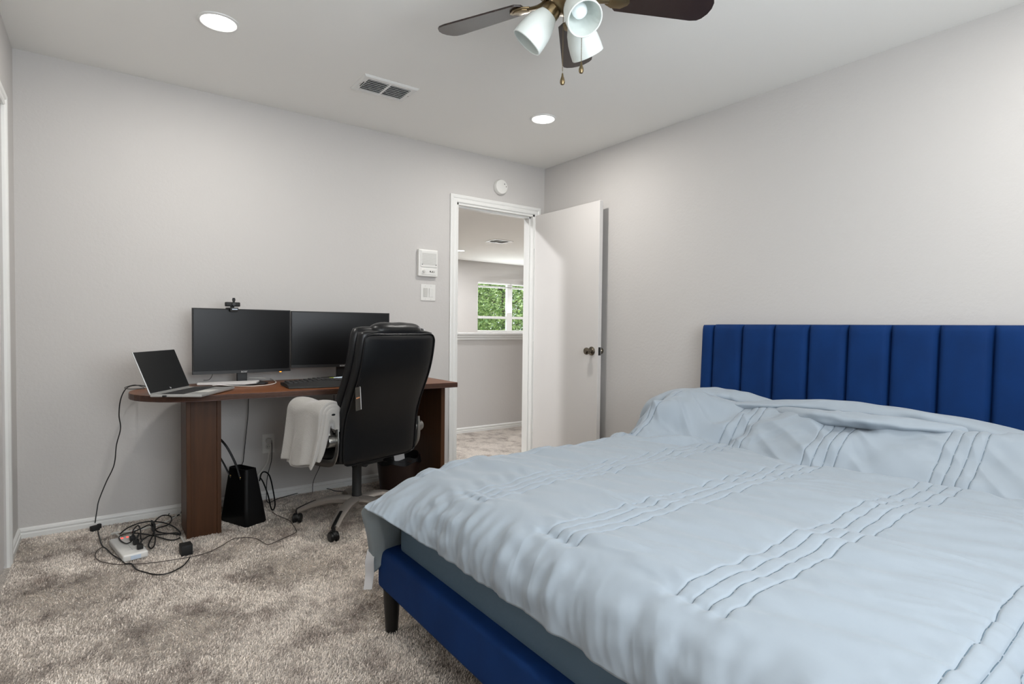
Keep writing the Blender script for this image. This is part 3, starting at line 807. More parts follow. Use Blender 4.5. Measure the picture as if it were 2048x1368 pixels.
    bm = bmesh.new(); bm.from_mesh(me); bmesh.ops.remove_doubles(bm, verts=bm.verts, dist=1e-6); bmesh.ops.recalc_face_normals(bm, faces=bm.faces); bm.to_mesh(me); bm.free()
    return me
dv = thing('duvet', 'rumpled pale blue quilted duvet with stitched bands on the bed', 'duvet', (-1.15, -2.645, .5))
do_ = bpy.data.objects.new('quilted_cover', make_duvet()); C.objects.link(do_); do_.parent = dv

_me = bpy.data.meshes.new('stitching_and_shade'); _me.from_pydata(STITCH[0].tolist(), [], STITCH[1]); _me.materials.append(mat('stitch_thread_shade', (92, 110, 122), .8))  # dark thread colour also paints in the shade of the seams
_so = bpy.data.objects.new('stitching_and_shade', _me); C.objects.link(_so); _so.parent = dv; _so['kind'] = 'stuff'
# turned-back puffy edge along the head: a soft lobed roll with wrinkles and a piping line
def roll(path, rad, flat, seed, name, n=26, k=14, wr=.08):
    pts = catmull([Vector(p) for p in path], k); N = len(pts); r = random.Random(seed); ph = [r.uniform(0, 6) for _ in range(8)]
    rings = []
    for i, p in enumerate(pts):
        a = pts[max(0, i-1)]; b_ = pts[min(N-1, i+1)]; t = (b_-a).normalized(); s = i/(N-1)
        side = t.cross(Vector((0, 0, 1))).normalized(); up = side.cross(t)
        Rr = rad(s); ring = []
        for j in range(n):
            th = 2*PI*j/n
            w = 1+wr*math.sin(4*th+ph[0]+9*s)+wr*.7*math.sin(3*th-26*s+ph[1])+wr*.5*math.sin(th*2+61*s+ph[2])*(.5+.5*math.sin(7*s+ph[4]))
            ring.append(p + side*math.cos(th)*Rr*flat[0]*w + up*math.sin(th)*Rr*flat[1]*w)
        rings.append(ring)
    m = MB(); m.loft(rings); o = m.build(name, m_duvet, dv, True, world=True, angle=180)
    o.modifiers.new('s', 'SUBSURF').levels = 1; o.modifiers['s'].render_levels = 1
    return o
def bell(s, a, lo=.25): return a*(lo+(1-lo)*math.sin(PI*min(1, max(0, s)))**.6)
HA = [onz(1292, 858, .60), onz(1312, 832, .67), onz(1345, 803, .735), onz(1400, 797, .760), onz(1460, 801, .765), onz(1520, 810, .765), onz(1570, 818, .76)]
HA[0] = Vector((-.80, -1.80, .60)); HA[1] = Vector((-.76, -1.82, .69))
HA[2:] = [Vector((-.66, -1.87, .742)), Vector((-.58, -1.97, .757)), Vector((-.52, -2.08, .760)), Vector((-.49, -2.20, .752)), Vector((-.47, -2.34, .735))]
roll(HA, lambda s: bell(s, .056, .45), (1.3, .72), 1, 'turned_edge')
HB = [Vector((-.60, -2.18, .735)), Vector((-.56, -2.34, .750)), Vector((-.52, -2.50, .765)), Vector((-.50, -2.68, .770)), Vector((-.49, -2.90, .762)), Vector((-.50, -3.12, .742)), Vector((-.54, -3.34, .70)), Vector((-.56, -3.50, .64)), Vector((-.57, -3.56, .56))]
roll(HB, lambda s: bell(s, .050, .3), (1.35, .62), 2, 'turned_edge')
HCx = [Vector((-.55, -2.36, .735)), Vector((-.61, -2.48, .738)), Vector((-.645, -2.62, .742)), Vector((-.635, -2.78, .745)), Vector((-.585, -2.95, .745)), Vector((-.52, -3.08, .74))]
roll(HCx, lambda s: bell(s, .046, .35), (1.25, .62), 3, 'turned_edge')
# care labels sewn in the hem
ct = MB()
def strip(pts, w, axis): 
    a = Vector(axis)*w/2; return [[p-a for p in pts], [p+a for p in pts]]
lp = catmull([Vector((-2.262, -1.812, .290)), Vector((-2.275, -1.825, .255)), Vector((-2.272, -1.820, .21)), Vector((-2.282, -1.828, .16))], 6)
ct.grid(strip(lp, .030, (.85, -.5, 0))); ct.grid([[p+Vector((.004, .006, .004)) for p in q] for q in strip(lp, .030, (.95, -.3, 0))])
ct.build('care_label', m_paper, dv, True, world=True, label='white sewn-in care label')

# ================================================================== DESK
dk = thing('desk', 'reddish brown wooden desk with rounded left end against back wall', 'desk', (-2.1, -.35, 0))
top = []
for k in range(0, 19):      # left rounded end, flowing into the straight front
    a = PI/2+PI*k/18*1.0
    top.append((-2.620+.315*math.cos(a), -.355+(.310 if a < PI else .300)*math.sin(a)))
top[0] = (-2.62, -.035)
top += [(-2.50, -.655), (-2.35, -.668), (-1.95, -.690), (-1.262, -.716), (-1.262, -.035)]
b = MB(); b.prism(top, .7485, .750); b.build('desktop', m_wood, dk, world=True)
cx_ = -2.1; cy_ = -.37
def scl(p, s): return [(x + (s if x < -2.2 else -s)*0, y) for x, y in p]
b = MB(); b.prism(top, .720, .7483, .0)
inner = [(x*.9985+(-2.1)*.0015, y*.994+(-.37)*.006) for x, y in top]
b.build('edge_band', m_edge, dk, world=True)
b = MB()                                    # fluted lines around the edge
for z in (.7275, .7345, .7415): b.tube([(x, y, z) for x, y in top[1:-1]], .0016, 5, smooth=0)
b.build('edge_fluting', m_woodv, dk, world=True)
b = MB(); b.box(-2.694, -2.548, -.472, -.24, 0, .720, .004, 2); b.box(-2.700, -2.690, -.478, -.234, .0, .72, .002, 1)
b.build('pedestal', m_woodv, dk, world=True)
b = MB(); b.box(-2.700, -2.680, -.480, -.468, .0, .72, .003, 2); b.box(-2.562, -2.542, -.480, -.468, .0, .72, .003, 2)
b.build('pedestal_moulding', m_woodv, dk, world=True)
b = MB(); b.box(-1.312, -1.284, -.600, -.07, 0, .72, .002, 1); b.build('side_panel', m_woodv, dk, world=True)
b = MB(); b.box(-1.62, -1.312, -.090, -.072, .30, .72); b.build('modesty_panel', m_woodv, dk, world=True)

# ---------------- monitors
def monitor(name, label, cx, y, z0, w, h, rz, curve, logo='acer'):
    t = thing(name, label, 'monitor', (cx, y, .752), rz, 'monitors on the desk')
    zb = z0-.752
    n = 20; ang = curve
    def surf(s, d):    # s in [-.5,.5] along the width
        if ang: 
            Rr = w/ang; a = s*ang; return (Rr*math.sin(a), -Rr*(1-math.cos(a))+d)
        return (s*w, d)
    def slab(b, s0, s1, d0, d1, za, zc):
        P = []
        for k in range(n+1):
            s = s0+(s1-s0)*k/n; x0, y0 = surf(s, d0); x1, y1 = surf(s, d1)
            P.append([(x0, y0, za), (x1, y1, za), (x1, y1, zc), (x0, y0, zc)])
        b.loft(P)
    b = MB(); slab(b, -.5, .5, 0, .020, zb, zb+h); slab(b, -.36, .36, .018, .042, zb+.04, zb+h-.08); b.build('housing', m_plastic_m, t)
    b = MB(); slab(b, -.5+.006/w, .5-.006/w, -.0012, .001, zb+.018, zb+h-.006); b.build('screen', m_screen, t)
    b = MB(); slab(b, -.5, .5, -.004, .002, zb, zb+.0175); b.build('bottom_bezel', m_plastic_b, t)
    lo = text_mesh(logo, .020); lo.xf(T(0, -.0045, zb+.0085) @ R(PI/2, 'X')); lo.build('logo', m_logo, t)
    b = MB(); b.box(-.028, .028, .040, .052, .006, zb+.16, .003, 1); b.build('stand_neck', m_plastic_b, t)
    b = MB(); b.prism([(-.115, -.06), (-.09, -.085), (.09, -.085), (.115, -.06), (.115, .085), (.09, .10), (-.09, .10), (-.115, .085)], 0, .008, .002); b.build('stand_base', m_plastic_b, t)
    return t
mon = monitor('monitor', 'left black monitor with a webcam clipped on top', -2.382, -.205, .816, .522, .366, math.radians(4), .0)
b = MB(); b.lathe([(0, 0), (.006, 0), (.006, -.004), (0, -.004)], 12, T(.205, .006, .064)); b.build('power_light', m_orange, mon, label='orange glowing power light')
monitor('monitor', 'right black monitor partly behind the office chair', -1.795, -.165, .830, .622, .350, math.radians(-5), .0)

# webcam on the left monitor
wc_ = thing('webcam', 'black webcam with open privacy shutter on left monitor', 'webcam', (-2.442, -.207, 1.183), math.radians(4))
b = MB(); b.box(-.0385, .0385, -.014, .012, .012, .037, .006, 3); b.build('camera_body', m_plastic_m, wc_, True)
b = MB(); b.lathe([(0, .020), (.009, .020), (.0115, .017), (.0115, .010)], 24, T(.004, 0, .0245) @ R(PI/2, 'X')); b.build('lens', m_plastic_b, wc_, True)
b = MB(); b.prism([(-.005, 0), (-.009, .014), (-.006, .025), (.006, .025), (.009, .014), (.005, 0)], -.0015, .0015, .0006); b.xf(T(.004, -.012, .036) @ R(PI/2, 'X')); b.build('privacy_shutter', m_plastic_m, wc_)
b = MB(); b.box(-.010, .008, -.008, .008, .004, .014, .002, 1); b.box(-.030, .026, -.024, .030, -.002, .006, .003, 2); b.box(-.018, .022, -.026, -.012, -.018, .002, .003, 2); b.box(-.02, .02, .022, .034, -.04, .0, .003, 2)
b.build('mount_clip', m_plastic_m, wc_, True)
b = MB(); b.box(-.008, .020, -.0275, -.0255, -.006, -.001); b.build('sticker', m_bluewhite, wc_)

# ---------------- laptop
A0 = onz(301, 791, .758); A1 = onz(388, 793, .758); A2 = onz(470, 773, .765)
lapc = Vector((-2.862, -.640, .750)); lw = .352; ld = .232
fwd = (Vector((A1.x, A1.y, 0))-Vector((A0.x, A0.y, 0)))
la = math.atan2(.40, .235)       # keyboard front edge direction: from near-left corner back-right
lt = thing('laptop', 'open silver laptop with dark screen on desk left end', 'laptop', (-2.862, -.640, .751), math.radians(57))
# local: x along the hinge (0..lw), -y towards the typist (0..-ld)
b = MB(); b.box(0, lw, -ld, 0, .003, .015, .004, 2); b.build('base', m_alum, lt)
b = MB()
for i in range(14):
    for j in range(5): b.box(.022+i*.0203, .040+i*.0203, -.040-j*.0195-.0165, -.040-j*.0195, .0150, .0162)
b.build('keyboard', m_key, lt, label='dark keyboard of the laptop')
b = MB(); b.box(.018, lw-.018, -.142, -.036, .0148, .0153); b.build('key_deck', m_key, lt)
b = MB(); b.box(.105, .215, -.212, -.150, .0149, .0155); b.build('touchpad', m_whitegrey, lt)
LA = math.radians(22)
Ml = T(0, -.002, .014) @ R(-LA, 'X')
b = MB(); b.box(0, lw, 0, .006, 0, .212, .002, 1); b.xf(Ml); lid = b.build('lid', m_alum, lt)
b = MB(); b.box(.004, lw-.004, -.0015, .0005, .006, .209); b.xf(Ml); b.build('screen', m_screen2, lid)
q = text_mesh('hp', .013); q.xf(Ml @ T(lw/2, -.002, .015) @ R(PI/2, 'X')); q.build('logo', m_logo, lid)
b = MB(); b.box(-.012, .002, -.075, -.06, .004, .012, .002, 1); b.build('usb_plug', m_plastic_b, lt)

# ---------------- things lying on the desk
Zd = .751
def flat_item(name, label, cat, corners, z0, z1, m, group=None):
    b = MB(); b.prism([(p.x, p.y) for p in corners], z0, z1, .0015)
    o = b.build(name, m); return tag(o, label, cat, group)
cs = [Vector((-2.60, -.19, 0)), Vector((-2.37, -.30, 0)), Vector((-2.28, -.12, 0)), Vector((-2.50, -.06, 0))]
tag(MB().prism([(-2.625, -.245), (-2.405, -.345), (-2.335, -.300), (-2.300, -.205), (-2.615, -.195)], Zd+.0095, Zd+.019, .002).build('paper_stack', m_paper), 'white flat stack of papers behind the open laptop', 'papers')
# ergonomic keyboard
kb = thing('desktop_keyboard', 'black ergonomic keyboard with wrist rest on desk', 'keyboard', (-2.02, -.46, Zd), math.radians(-3))
P = []
for i in range(17):
    s = i/16; x = -.205+.41*s; wave = .020*math.cos((s-.5)*2*PI)
    ht = .018+.012*math.exp(-((s-.5)/.25)**2)
    P.append([(x, -.155-wave*.7, .002), (x, -.150-wave*.7, .010), (x, -.07, ht+.002), (x, .0, ht+.004), (x, .09, ht-.002), (x, .095, .010), (x, .09, .002)])
MB().loft(P).build('keyboard_body', m_plastic_m, kb, True)
kk = MB()
for i in range(15):
    for j in range(5):
        s = (i+.5)/15; x = -.19+.38*s; ht = .018+.012*math.exp(-((s-.5)/.25)**2)
        kk.box(x-.010, x+.010, -.060+j*.027, -.038+j*.027, ht-.002, ht+.008, .002, 1)
kk.build('keycaps', m_key, kb)
MB().box(-.19, -.15, -.02, .0, -.0, .012, .003, 1).build('foot', m_plastic_b, kb)
# highlighter
hp_ = onz(612, 752, Zd+.01); hq = onz(650, 748, Zd+.01)
ht_ = thing('highlighter_pen', 'yellow highlighter lying behind the keyboard', 'highlighter', (-1.925, -.20, Zd))
b = MB(); b.lathe([(0, 0), (.007, 0), (.0075, .06), (.007, .062), (0, .062)], 14, T(0, 0, .0075) @ R(math.radians(88), 'Y') @ R(0, 'Z')); b.build('cap', m_yellow, ht_, True)
b = MB(); b.lathe([(0, .062), (.007, .062), (.007, .125), (0, .127)], 14, T(0, 0, .0075) @ R(math.radians(88), 'Y')); b.build('barrel', m_bluewhite, ht_, True)

def cord(name, pts, r, m, label, cat='cord', smooth=8):
    b = MB(); b.tube(pts, r, 7, smooth=smooth); return tag(b.build(name, m, None, True), label, cat)
def W_(px, py, y): return ony(px, py, y)
def F_(px, py, z=.0105): return onz(px, py, z)
cord('charging_cable', [onz(425, 771, Zd+.012), onz(440, 770, Zd+.010), onz(470, 772, Zd+.004), onz(510, 772, Zd+.004), onz(540, 769, Zd+.004), onz(552, 765, Zd+.004), onz(545, 759, Zd+.005), onz(530, 755, Zd+.008), Vector((-2.26, -.16, Zd+.025)), Vector((-2.34, -.13, Zd+.03))], .0022, m_cordw, 'white charging cable looped on the desk by the papers')

# ================================================================== CORDS AND POWER
# black adapter cord from laptop down the wall to an inline plug
cord('hanging_cord', [onz(300, 775, Zd+.004), onz(282, 771, Zd+.004), onz(262, 772, Zd+.006), W_(250, 780, -.20), W_(241, 800, -.17), W_(238, 830, -.14), W_(241, 857, -.12), W_(233, 890, -.10), W_(228, 930, -.09), W_(212, 965, -.08), W_(198, 1000, -.08), W_(194, 1020, -.10), W_(190, 1046, -.13)],
     .0028, m_cordb, 'thin black cord hanging from the laptop end of desk down the wall')
cord('monitor_loop_cable', [onz(288, 775, Zd+.008), onz(270, 770, Zd+.012), onz(250, 775, Zd+.006), onz(258, 778, Zd+.004), onz(290, 777, Zd+.004)], .0020, m_cordb, 'thin black cable loop on the desk corner behind the laptop')
pc = onz(190, 1055, .02)
pw = thing('inline_plug', 'black plug connector on the carpet by the left baseboard', 'plug', (pc.x, pc.y, 0), math.radians(25))
b = MB(); b.box(-.020, .018, -.014, .014, .002, .030, .005, 2); b.build('plug_body', m_plastic_m, pw, True)
b = MB(); b.box(.012, .028, -.009, .009, .010, .034, .004, 2); b.build('strain_relief', m_plastic_m, pw, True)
cord('adapter_cord', [F_(196, 1062, .012), F_(200, 1080), F_(205, 1092), F_(213, 1098), F_(226, 1110), F_(243, 1120), F_(250, 1127), F_(262, 1127), F_(272, 1138), F_(285, 1143), F_(310, 1149), F_(330, 1148), F_(350, 1141), F_(368, 1130), F_(380, 1115, .012)], .0028, m_cordb, 'black cord curving over the carpet in front of the white power strip')
# power strip
strip_c = [onz(219, 1080, .035), onz(247, 1114, .035), onz(299, 1099, .035), onz(262, 1068, .035)]
cxs = sum((p.x for p in strip_c))/4; cys = sum((p.y for p in strip_c))/4
sa_ = math.atan2(strip_c[1].y-strip_c[0].y, strip_c[1].x-strip_c[0].x)
ln_ = (Vector((strip_c[1].x-strip_c[0].x, strip_c[1].y-strip_c[0].y)).length+Vector((strip_c[2].x-strip_c[3].x, strip_c[2].y-strip_c[3].y)).length)/2
wd_ = (Vector((strip_c[3].x-strip_c[0].x, strip_c[3].y-strip_c[0].y)).length+Vector((strip_c[2].x-strip_c[1].x, strip_c[2].y-strip_c[1].y)).length)/2
ps = thing('power_strip', 'white surge protector power strip on the carpet', 'power strip', (cxs, cys, 0), sa_)
b = MB(); b.box(-ln_/2, ln_/2, -wd_/2, wd_/2, .004, .036, .010, 4); b.build('housing', m_white, ps, True)
b = MB(); b.box(-ln_/2*.0, ln_*.30, -.002, .0, .0358, .0366); b.box(ln_*.28, ln_*.285, -wd_*.3, wd_*.3, .0358, .0366); b.build('panel_groove', m_logo, ps)
for y in (.0, .022):
    b = MB(); b.box(-ln_*.42, -ln_*.38, y-.006, y+.002, .036, .0372); b.build('indicator_light', m_red, ps, label='glowing red indicator')
b = MB(); b.box(ln_/2-.001, ln_/2+.001, -.02, .02, .010, .028); b.build('end_socket_panel', m_bluewhite, ps)
plugs = []
for i, (px, py) in enumerate(((265, 1075), (272, 1083), (280, 1092))):
    c = onz(px, py, .05)
    t = thing('power_plug', ['black plug nearest the red lights of power strip', 'middle black plug of the three in the power strip', 'black plug nearest the front end of power strip'][i], 'plug', (c.x, c.y, .036), sa_, 'plugs in the power strip')
    b = MB(); b.box(-.011, .011, -.012, .012, 0, .022, .004, 2); b.build('plug_body', m_plastic_m, t, True)
    b = MB(); b.tube([(0, 0, .018), (0, .004, .032), (.002, .012, .046)], lambda s: .006-.002*s, 8); b.build('strain_relief', m_plastic_m, t, True)
    plugs.append(c)
def up(c, dz=.03): return Vector((c.x, c.y, c.z+dz))
cord('plug_cord', [up(plugs[0], .045-.02), onz(268, 1058, .10), onz(276, 1051, .11), onz(281, 1060, .09), onz(283, 1080, .04), F_(298, 1072, .01), F_(330, 1068), F_(355, 1066), F_(360, 1075), F_(340, 1080), F_(300, 1070), F_(262, 1066, .045), F_(240, 1072, .045), F_(240, 1080, .042), F_(252, 1087, .042), F_(263, 1083, .045)], .0030, m_cordb, 'black cord looping out of the plug over the power strip')
cord('coiled_cord', [F_(240, 1068, .02), F_(255, 1056, .03), F_(280, 1046, .035), F_(304, 1043, .04), F_(330, 1046, .03), F_(350, 1055, .02), F_(361, 1068, .01), F_(340, 1067), F_(315, 1063, .02), F_(308, 1050, .04), F_(312, 1040, .05), F_(325, 1031, .03), F_(340, 1032, .02), F_(343, 1040, .01), F_(335, 1050, .01), F_(312, 1058, .03), F_(304, 1074, .01), F_(297, 1090), F_(303, 1097), F_(310, 1086), F_(309, 1066, .03), F_(300, 1050, .05), F_(280, 1058, .03), F_(262, 1066, .045)], .0032, m_cordb, 'black cord coiled and tied beside the power strip')
cord('coil_tie', [F_(303, 1042, .045), F_(309, 1050, .05), F_(308, 1062, .03), F_(305, 1058, .02), F_(304, 1045, .04)], .0055, m_plastic_m, 'black strap tying the coiled cord', 'cable tie')
cord('baseboard_cord', [F_(337, 1030, .012), F_(341, 1024, .012), F_(350, 1022, .012), F_(363, 1024, .012), F_(355, 1031), F_(345, 1034)], .0030, m_cordb, 'black cord loop by the desk pedestal and baseboard')
cord('white_power_cord', [F_(240, 1074, .02), F_(232, 1067, .02), F_(224, 1069, .01), F_(228, 1066, .01), F_(262, 1062, .006), F_(290, 1057, .006), F_(315, 1050, .006), F_(335, 1042, .006), F_(350, 1034), F_(364, 1028), Vector((-2.50, -.14, .006)), Vector((-2.40, -.05, .03)), W_(525, 940, -.03), W_(536, 918, -.03), W_(541, 890, -.02), W_(540, 880, -.022)], .0042, m_cordw, 'thick white power cord running from the strip to the wall outlet')
br = onz(372, 1101, .02)
ad = thing('power_adapter', 'small black power adapter on carpet by the desk pedestal', 'power adapter', (br.x, br.y, 0), math.radians(4))
b = MB(); b.box(-.024, .024, -.028, .030, .004, .052, .003, 2); b.build('adapter_body', m_plastic_m, ad, True)
b = MB(); b.tube([(0, .034, .018), (-.004, .048, .022)], .005, 8, smooth=0); b.build('strain_relief', m_plastic_m, ad, True)
cord('white_cord_tail', [F_(371, 1088, .02), F_(366, 1080, .02), F_(362, 1073, .012)], .0045, m_cordw, 'short white banded cord end above the small adapter')
cord('thin_grey_cord', [F_(206, 1094), F_(196, 1100), F_(190, 1110), F_(196, 1120), F_(215, 1126), F_(245, 1129), F_(300, 1126), F_(350, 1119), F_(390, 1112), F_(420, 1103), F_(446, 1090), F_(466, 1078), F_(490, 1075), F_(512, 1077), F_(528, 1086), F_(537, 1089), F_(555, 1082), F_(590, 1066), F_(592, 1060), F_(585, 1048), F_(575, 1039), F_(555, 1031), F_(545, 1024)], .0018, m_cordg, 'long thin dark cord wandering across the carpet in front of the desk')
cord('trailing_cord', [W_(543, 880, -.02), W_(544, 895, -.03), W_(543, 920, -.04), W_(538, 940, -.05), W_(534, 960, -.05), W_(533, 985, -.06), F_(536, 1005), F_(560, 996), F_(610, 983), F_(650, 977), F_(672, 982), F_(700, 983)], .0024, m_cordb, 'thin black cord from the wall outlet along the baseboard')
cord('desk_cable', [W_(497, 797, -.05), W_(496, 830, -.04), W_(493, 860, -.04), W_(490, 890, -.04), W_(487, 920, -.04), W_(486, 940, -.05), Vector((-2.30,-.10,.006))], .0022, m_cordb, 'thin black cable hanging below the desk above the handbag')
cord('chair_side_cable', [W_(668, 790, -.04), W_(667, 850, -.04), W_(660, 880, -.04), W_(640, 932, -.05), W_(627, 962, -.06), F_(625, 985)], .0020, m_cordb, 'thin black cable hanging behind the office chair')
cord('monitor_cable', [onz(388, 758, Zd+.01), onz(397, 759, Zd+.004), Vector((-2.555, -.165, Zd+.03)), Vector((-2.53, -.16, .83))], .0015, m_cordb, 'thin black cable behind the left monitor')
op = thing('outlet_plug', 'beige plug in the upper socket of the wall outlet', 'plug', (-2.206, -.008, .372))
MB().box(-.014, .014, -.024, 0, -.016, .014, .005, 2).build('plug_body', m_whitegrey, op, True)

# ================================================================== HANDBAG
hg_c = onz(483, 1050, 0)
hg = thing('handbag', 'black leather tote handbag on the carpet under the desk', 'handbag', (-2.412, -.350, 0), math.radians(24))
def bagring(z, w, d, dx=0, dy=0, n=8, r=.018):
    hw, hd = w/2, d/2; out = []
    for cx, cy0, a0 in ((hw-r, hd-r, 0), (-hw+r, hd-r, PI/2), (-hw+r, -hd+r, PI), (hw-r, -hd+r, 1.5*PI)):
        for k in range(n): a = a0+k*PI/2/(n-1); out.append((cx+r*math.cos(a)+dx, cy0+r*math.sin(a)+dy, z))
    return out
hs = [(.004, .124, .222), (.012, .132, .232), (.10, .116, .208), (.20, .094, .182), (.27, .078, .164), (.305, .070, .156)]
bg = MB(); ringsb = [bagring(z, w, d, .10*z*0-.02*z, 0) for z, w, d in hs]
ringsb += [bagring(z, w-.008, d-.008, -.02*z, 0) for z, w, d in hs[::-1][:-1]]
V_ = MB(); V_.loft(ringsb); V_.build('bag_body', m_bag, hg, True, angle=50)
hd_ = MB()
for sx in (-1, 1):
    x = sx*.036-.006
    if sx < 0: pts = [(x-.004, .045, .25), (x-.03, .09, .35), (x-.06, .14, .44), (x-.065, .09, .485), (x-.05, .02, .44), (x-.02, -.02, .34), (x-.004, -.04, .25)]
    else: pts = [ony(*q_, -.30) for q_ in ((519, 962), (523, 947), (531, 944), (540, 954), (547, 985), (550, 1008), (547, 1019), (542, 1016), (536, 990), (527, 966), (521, 956))]
    q = MB(); q.tube(pts, .0055, 8, smooth=8, flat=(1.1, .7)); q.build('handle', m_bag, hg, True, world=(sx > 0))
    for y in (-.04, .045):
        q = MB(); q.lathe([(0, .004), (.004, .003), (.005, 0)], 12, T(x+sx*.006, y, .262) @ R(sx*PI/2, 'Y')); q.build('rivet', m_gold, hg, True)

# ================================================================== WASTE BASKET
wb = thing('waste_basket', 'dark brown waste basket with black liner beside the desk panel', 'waste basket', (-1.52, -.42, 0))
b = MB(); b.lathe([(0, .0), (.105, 0), (.135, .255), (.138, .26), (.131, .26), (.102, .01), (0, .01)], 36); b.build('bin_body', m_binred, wb, True)
P = []
for k in range(48):
    a = 2*PI*k/48; w = 1+.04*math.sin(5*a)+.03*math.sin(11*a+1)
    P.append([(.1*math.cos(a), .1*math.sin(a), .12), (.128*math.cos(a), .128*math.sin(a), .262), (.137*w*math.cos(a), .137*w*math.sin(a), .275+.008*math.sin(7*a)), (.144*w*math.cos(a), .144*w*math.sin(a), .25-.02*abs(math.sin(3*a+.4)))])
b = MB(); b.grid(P, closed_u=True); b.build('bin_liner', m_bag, wb, True)
q = MB(); q.box(-.055, .045, -.001, .001, -.05, .07); q.xf(T(-1.53, -.47, .255) @ R(.5, 'Z') @ R(-.35, 'X') @ R(.25, 'Y'))
tag(q.build('crumpled_paper', m_paper), 'white paper sheet sticking out of the waste basket', 'paper')

# ================================================================== OFFICE CHAIR
ch = thing('office_chair', 'black leather executive office chair turned to the desk', 'office chair', (-1.89, -.68, 0), math.radians(17.5))
# star base
for k, aw in enumerate((228.5, 153, 81, 9, 300)):
    a = math.radians(aw-17.5)
    Mx = R(a, 'Z'); rings = []
    for s in np.linspace(0, 1, 14):
        r = .03+.285*s; z = .118 - .052*s**2.0 + .012*math.sin(PI*s); w = .036-.009*s; h = .026-.010*s
        rings.append([(r, w*math.cos(t)*(1 if math.sin(t) > 0 else .8), z+h*math.sin(t)) for t in np.linspace(0, 2*PI, 17)[:-1]])
    m = MB(); m.loft(rings); m.xf(Mx); leg = m.build('base_leg', m_silver, ch, True)
    rings = []
    for s in np.linspace(.66, 1.03, 8):
        r = .03+.285*s; z = .118 - .052*s**2.0 + .012*math.sin(PI*s)+.010; w = .0215-.010*s; h = .010
        rings.append([(r, w*math.cos(t), z+h*math.sin(t)) for t in np.linspace(0, 2*PI, 13)[:-1]])
    m = MB(); m.loft(rings); m.xf(Mx); m.build('foot_pad', m_plastic_b, leg, True)
    cs_ = MB(); th = random.Random(k*3+1).uniform(0, 2*PI)
    Mc = Mx @ T(.318, 0, 0) @ R(th, 'Z')
    for sgn in (-1, 1): cs_.lathe([(0, -.009), (.022, -.009), (.0265, -.005), (.0265, .005), (.022, .009), (0, .009)], 24, Mc @ T(0, sgn*.014, .0265) @ R(PI/2, 'X'))
    cs_.lathe([(.0, .03), (.012, .03), (.010, .066), (0, .066)], 16, Mc @ T(0, 0, 0))
    hood = []
    cs_.lathe([(0, -.012), (.0275, -.012), (.029, 0), (.0275, .012), (0, .012)], 24, Mc @ T(-.003, 0, .034) @ R(PI/2, 'X') @ Matrix.Diagonal((1, .9, .7, 1)))
    cs_.build('caster', m_plastic_b, ch, True)
b = MB(); b.lathe([(0, .080), (.036, .080), (.042, .10), (.042, .135), (.030, .142), (0, .142)], 32); b.build('base_hub', m_silver, ch, True)
b = MB(); b.lathe([(0, .13), (.0275, .13), (.0275, .155), (.0255, .158), (.0255, .30), (.028, .305), (.028, .34), (0, .34)], 32); b.build('gas_lift', m_plastic_m, ch, True)
b = MB(); b.box(-.09, .09, -.12, .12, .335, .375, .008, 2); b.lathe([(0, -.02), (.018, -.02), (.018, .02), (0, .02)], 16, T(-.035, -.10, .345) @ R(PI/2, 'X'));  b.build('tilt_mechanism', m_plastic_m, ch)
# seat cushion
def srect(w, d, z, e=4.0, n=40, cx=0, cy0=0):
    out = []
    for k in range(n):
        a = 2*PI*k/n; c_, s_ = math.cos(a), math.sin(a)
        out.append((cx+w/2*abs(c_)**(2/e)*(1 if c_ > 0 else -1), cy0+d/2*abs(s_)**(2/e)*(1 if s_ > 0 else -1), z))
    return out
rs = []
for z, s in ((.372, .90), (.380, .97), (.41, 1.0), (.445, 1.0), (.47, .96), (.486, .86), (.494, .6), (.497, .2)): rs.append(srect(.53*s, .46*s, z, 4.2, 44, 0, .065))
MB().loft(rs).build('seat_cushion', m_leather, ch, True, angle=80)
# backrest: sections along a curved spine, rear side towards the camera
spine = [(.380, -.212), (.46, -.216), (.54, -.222), (.62, -.238), (.70, -.268), (.78, -.305), (.86, -.337), (.94, -.358), (1.01, -.370), (1.068, -.374)]
widths = [.510, .520, .522, .516, .512, .512, .512, .512, .508, .490]
def spl(vals, t):
    x = t*(len(vals)-1); i = min(int(x), len(vals)-2); f = x-i
    def g(j): return vals[min(max(j, 0), len(vals)-1)]
    a, b_, c_, d = g(i-1), g(i), g(i+1), g(i+2)
    return .5*((2*b_)+(-a+c_)*f+(2*a-5*b_+4*c_-d)*f*f+(-a+3*b_-3*c_+d)*f**3)
zsp = [s[0] for s in spine]; ysp = [s[1] for s in spine]
def frame(t):
    z, y, w = spl(zsp, t), spl(ysp, t), spl(widths, t)
    z2, y2 = spl(zsp, min(1, t+.01)), spl(ysp, min(1, t+.01)); z1, y1 = spl(zsp, max(0, t-.01)), spl(ysp, max(0, t-.01))
    tn = Vector((0, y2-y1, z2-z1)).normalized(); nr = Vector((0, tn.z, -tn.y))    # nr points forward (+y)
    return Vector((0, y, z)), w, tn, nr
# side gusset / main shell
rings = []
NT = 44
for i in range(NT):
    t = i/(NT-1); p, w, tn, nr = frame(t)
    endf = min(1, min(t, 1-t)/.035); ef = math.sqrt(max(0, 1-(1-endf)**2)); ef = .80+.20*ef
    th_ = .075 if t > .15 else .055+.02*t/.15
    ring = []
    for k in range(40):
        a = 2*PI*k/40; c_, s_ = math.cos(a), math.sin(a)
        x = (w/2-.004)*ef*abs(c_)**(2/7)*(1 if c_ > 0 else -1); q = (s_ if abs(s_) < 1e-9 else abs(s_)**(2/3.2)*(1 if s_ > 0 else -1))
        ring.append(p + Vector((x, 0, 0)) + nr*(th_/2+.012+th_/2*q))
    rings.append(ring)
MB().loft(rings).build('backrest', m_leather, ch, True, angle=70)
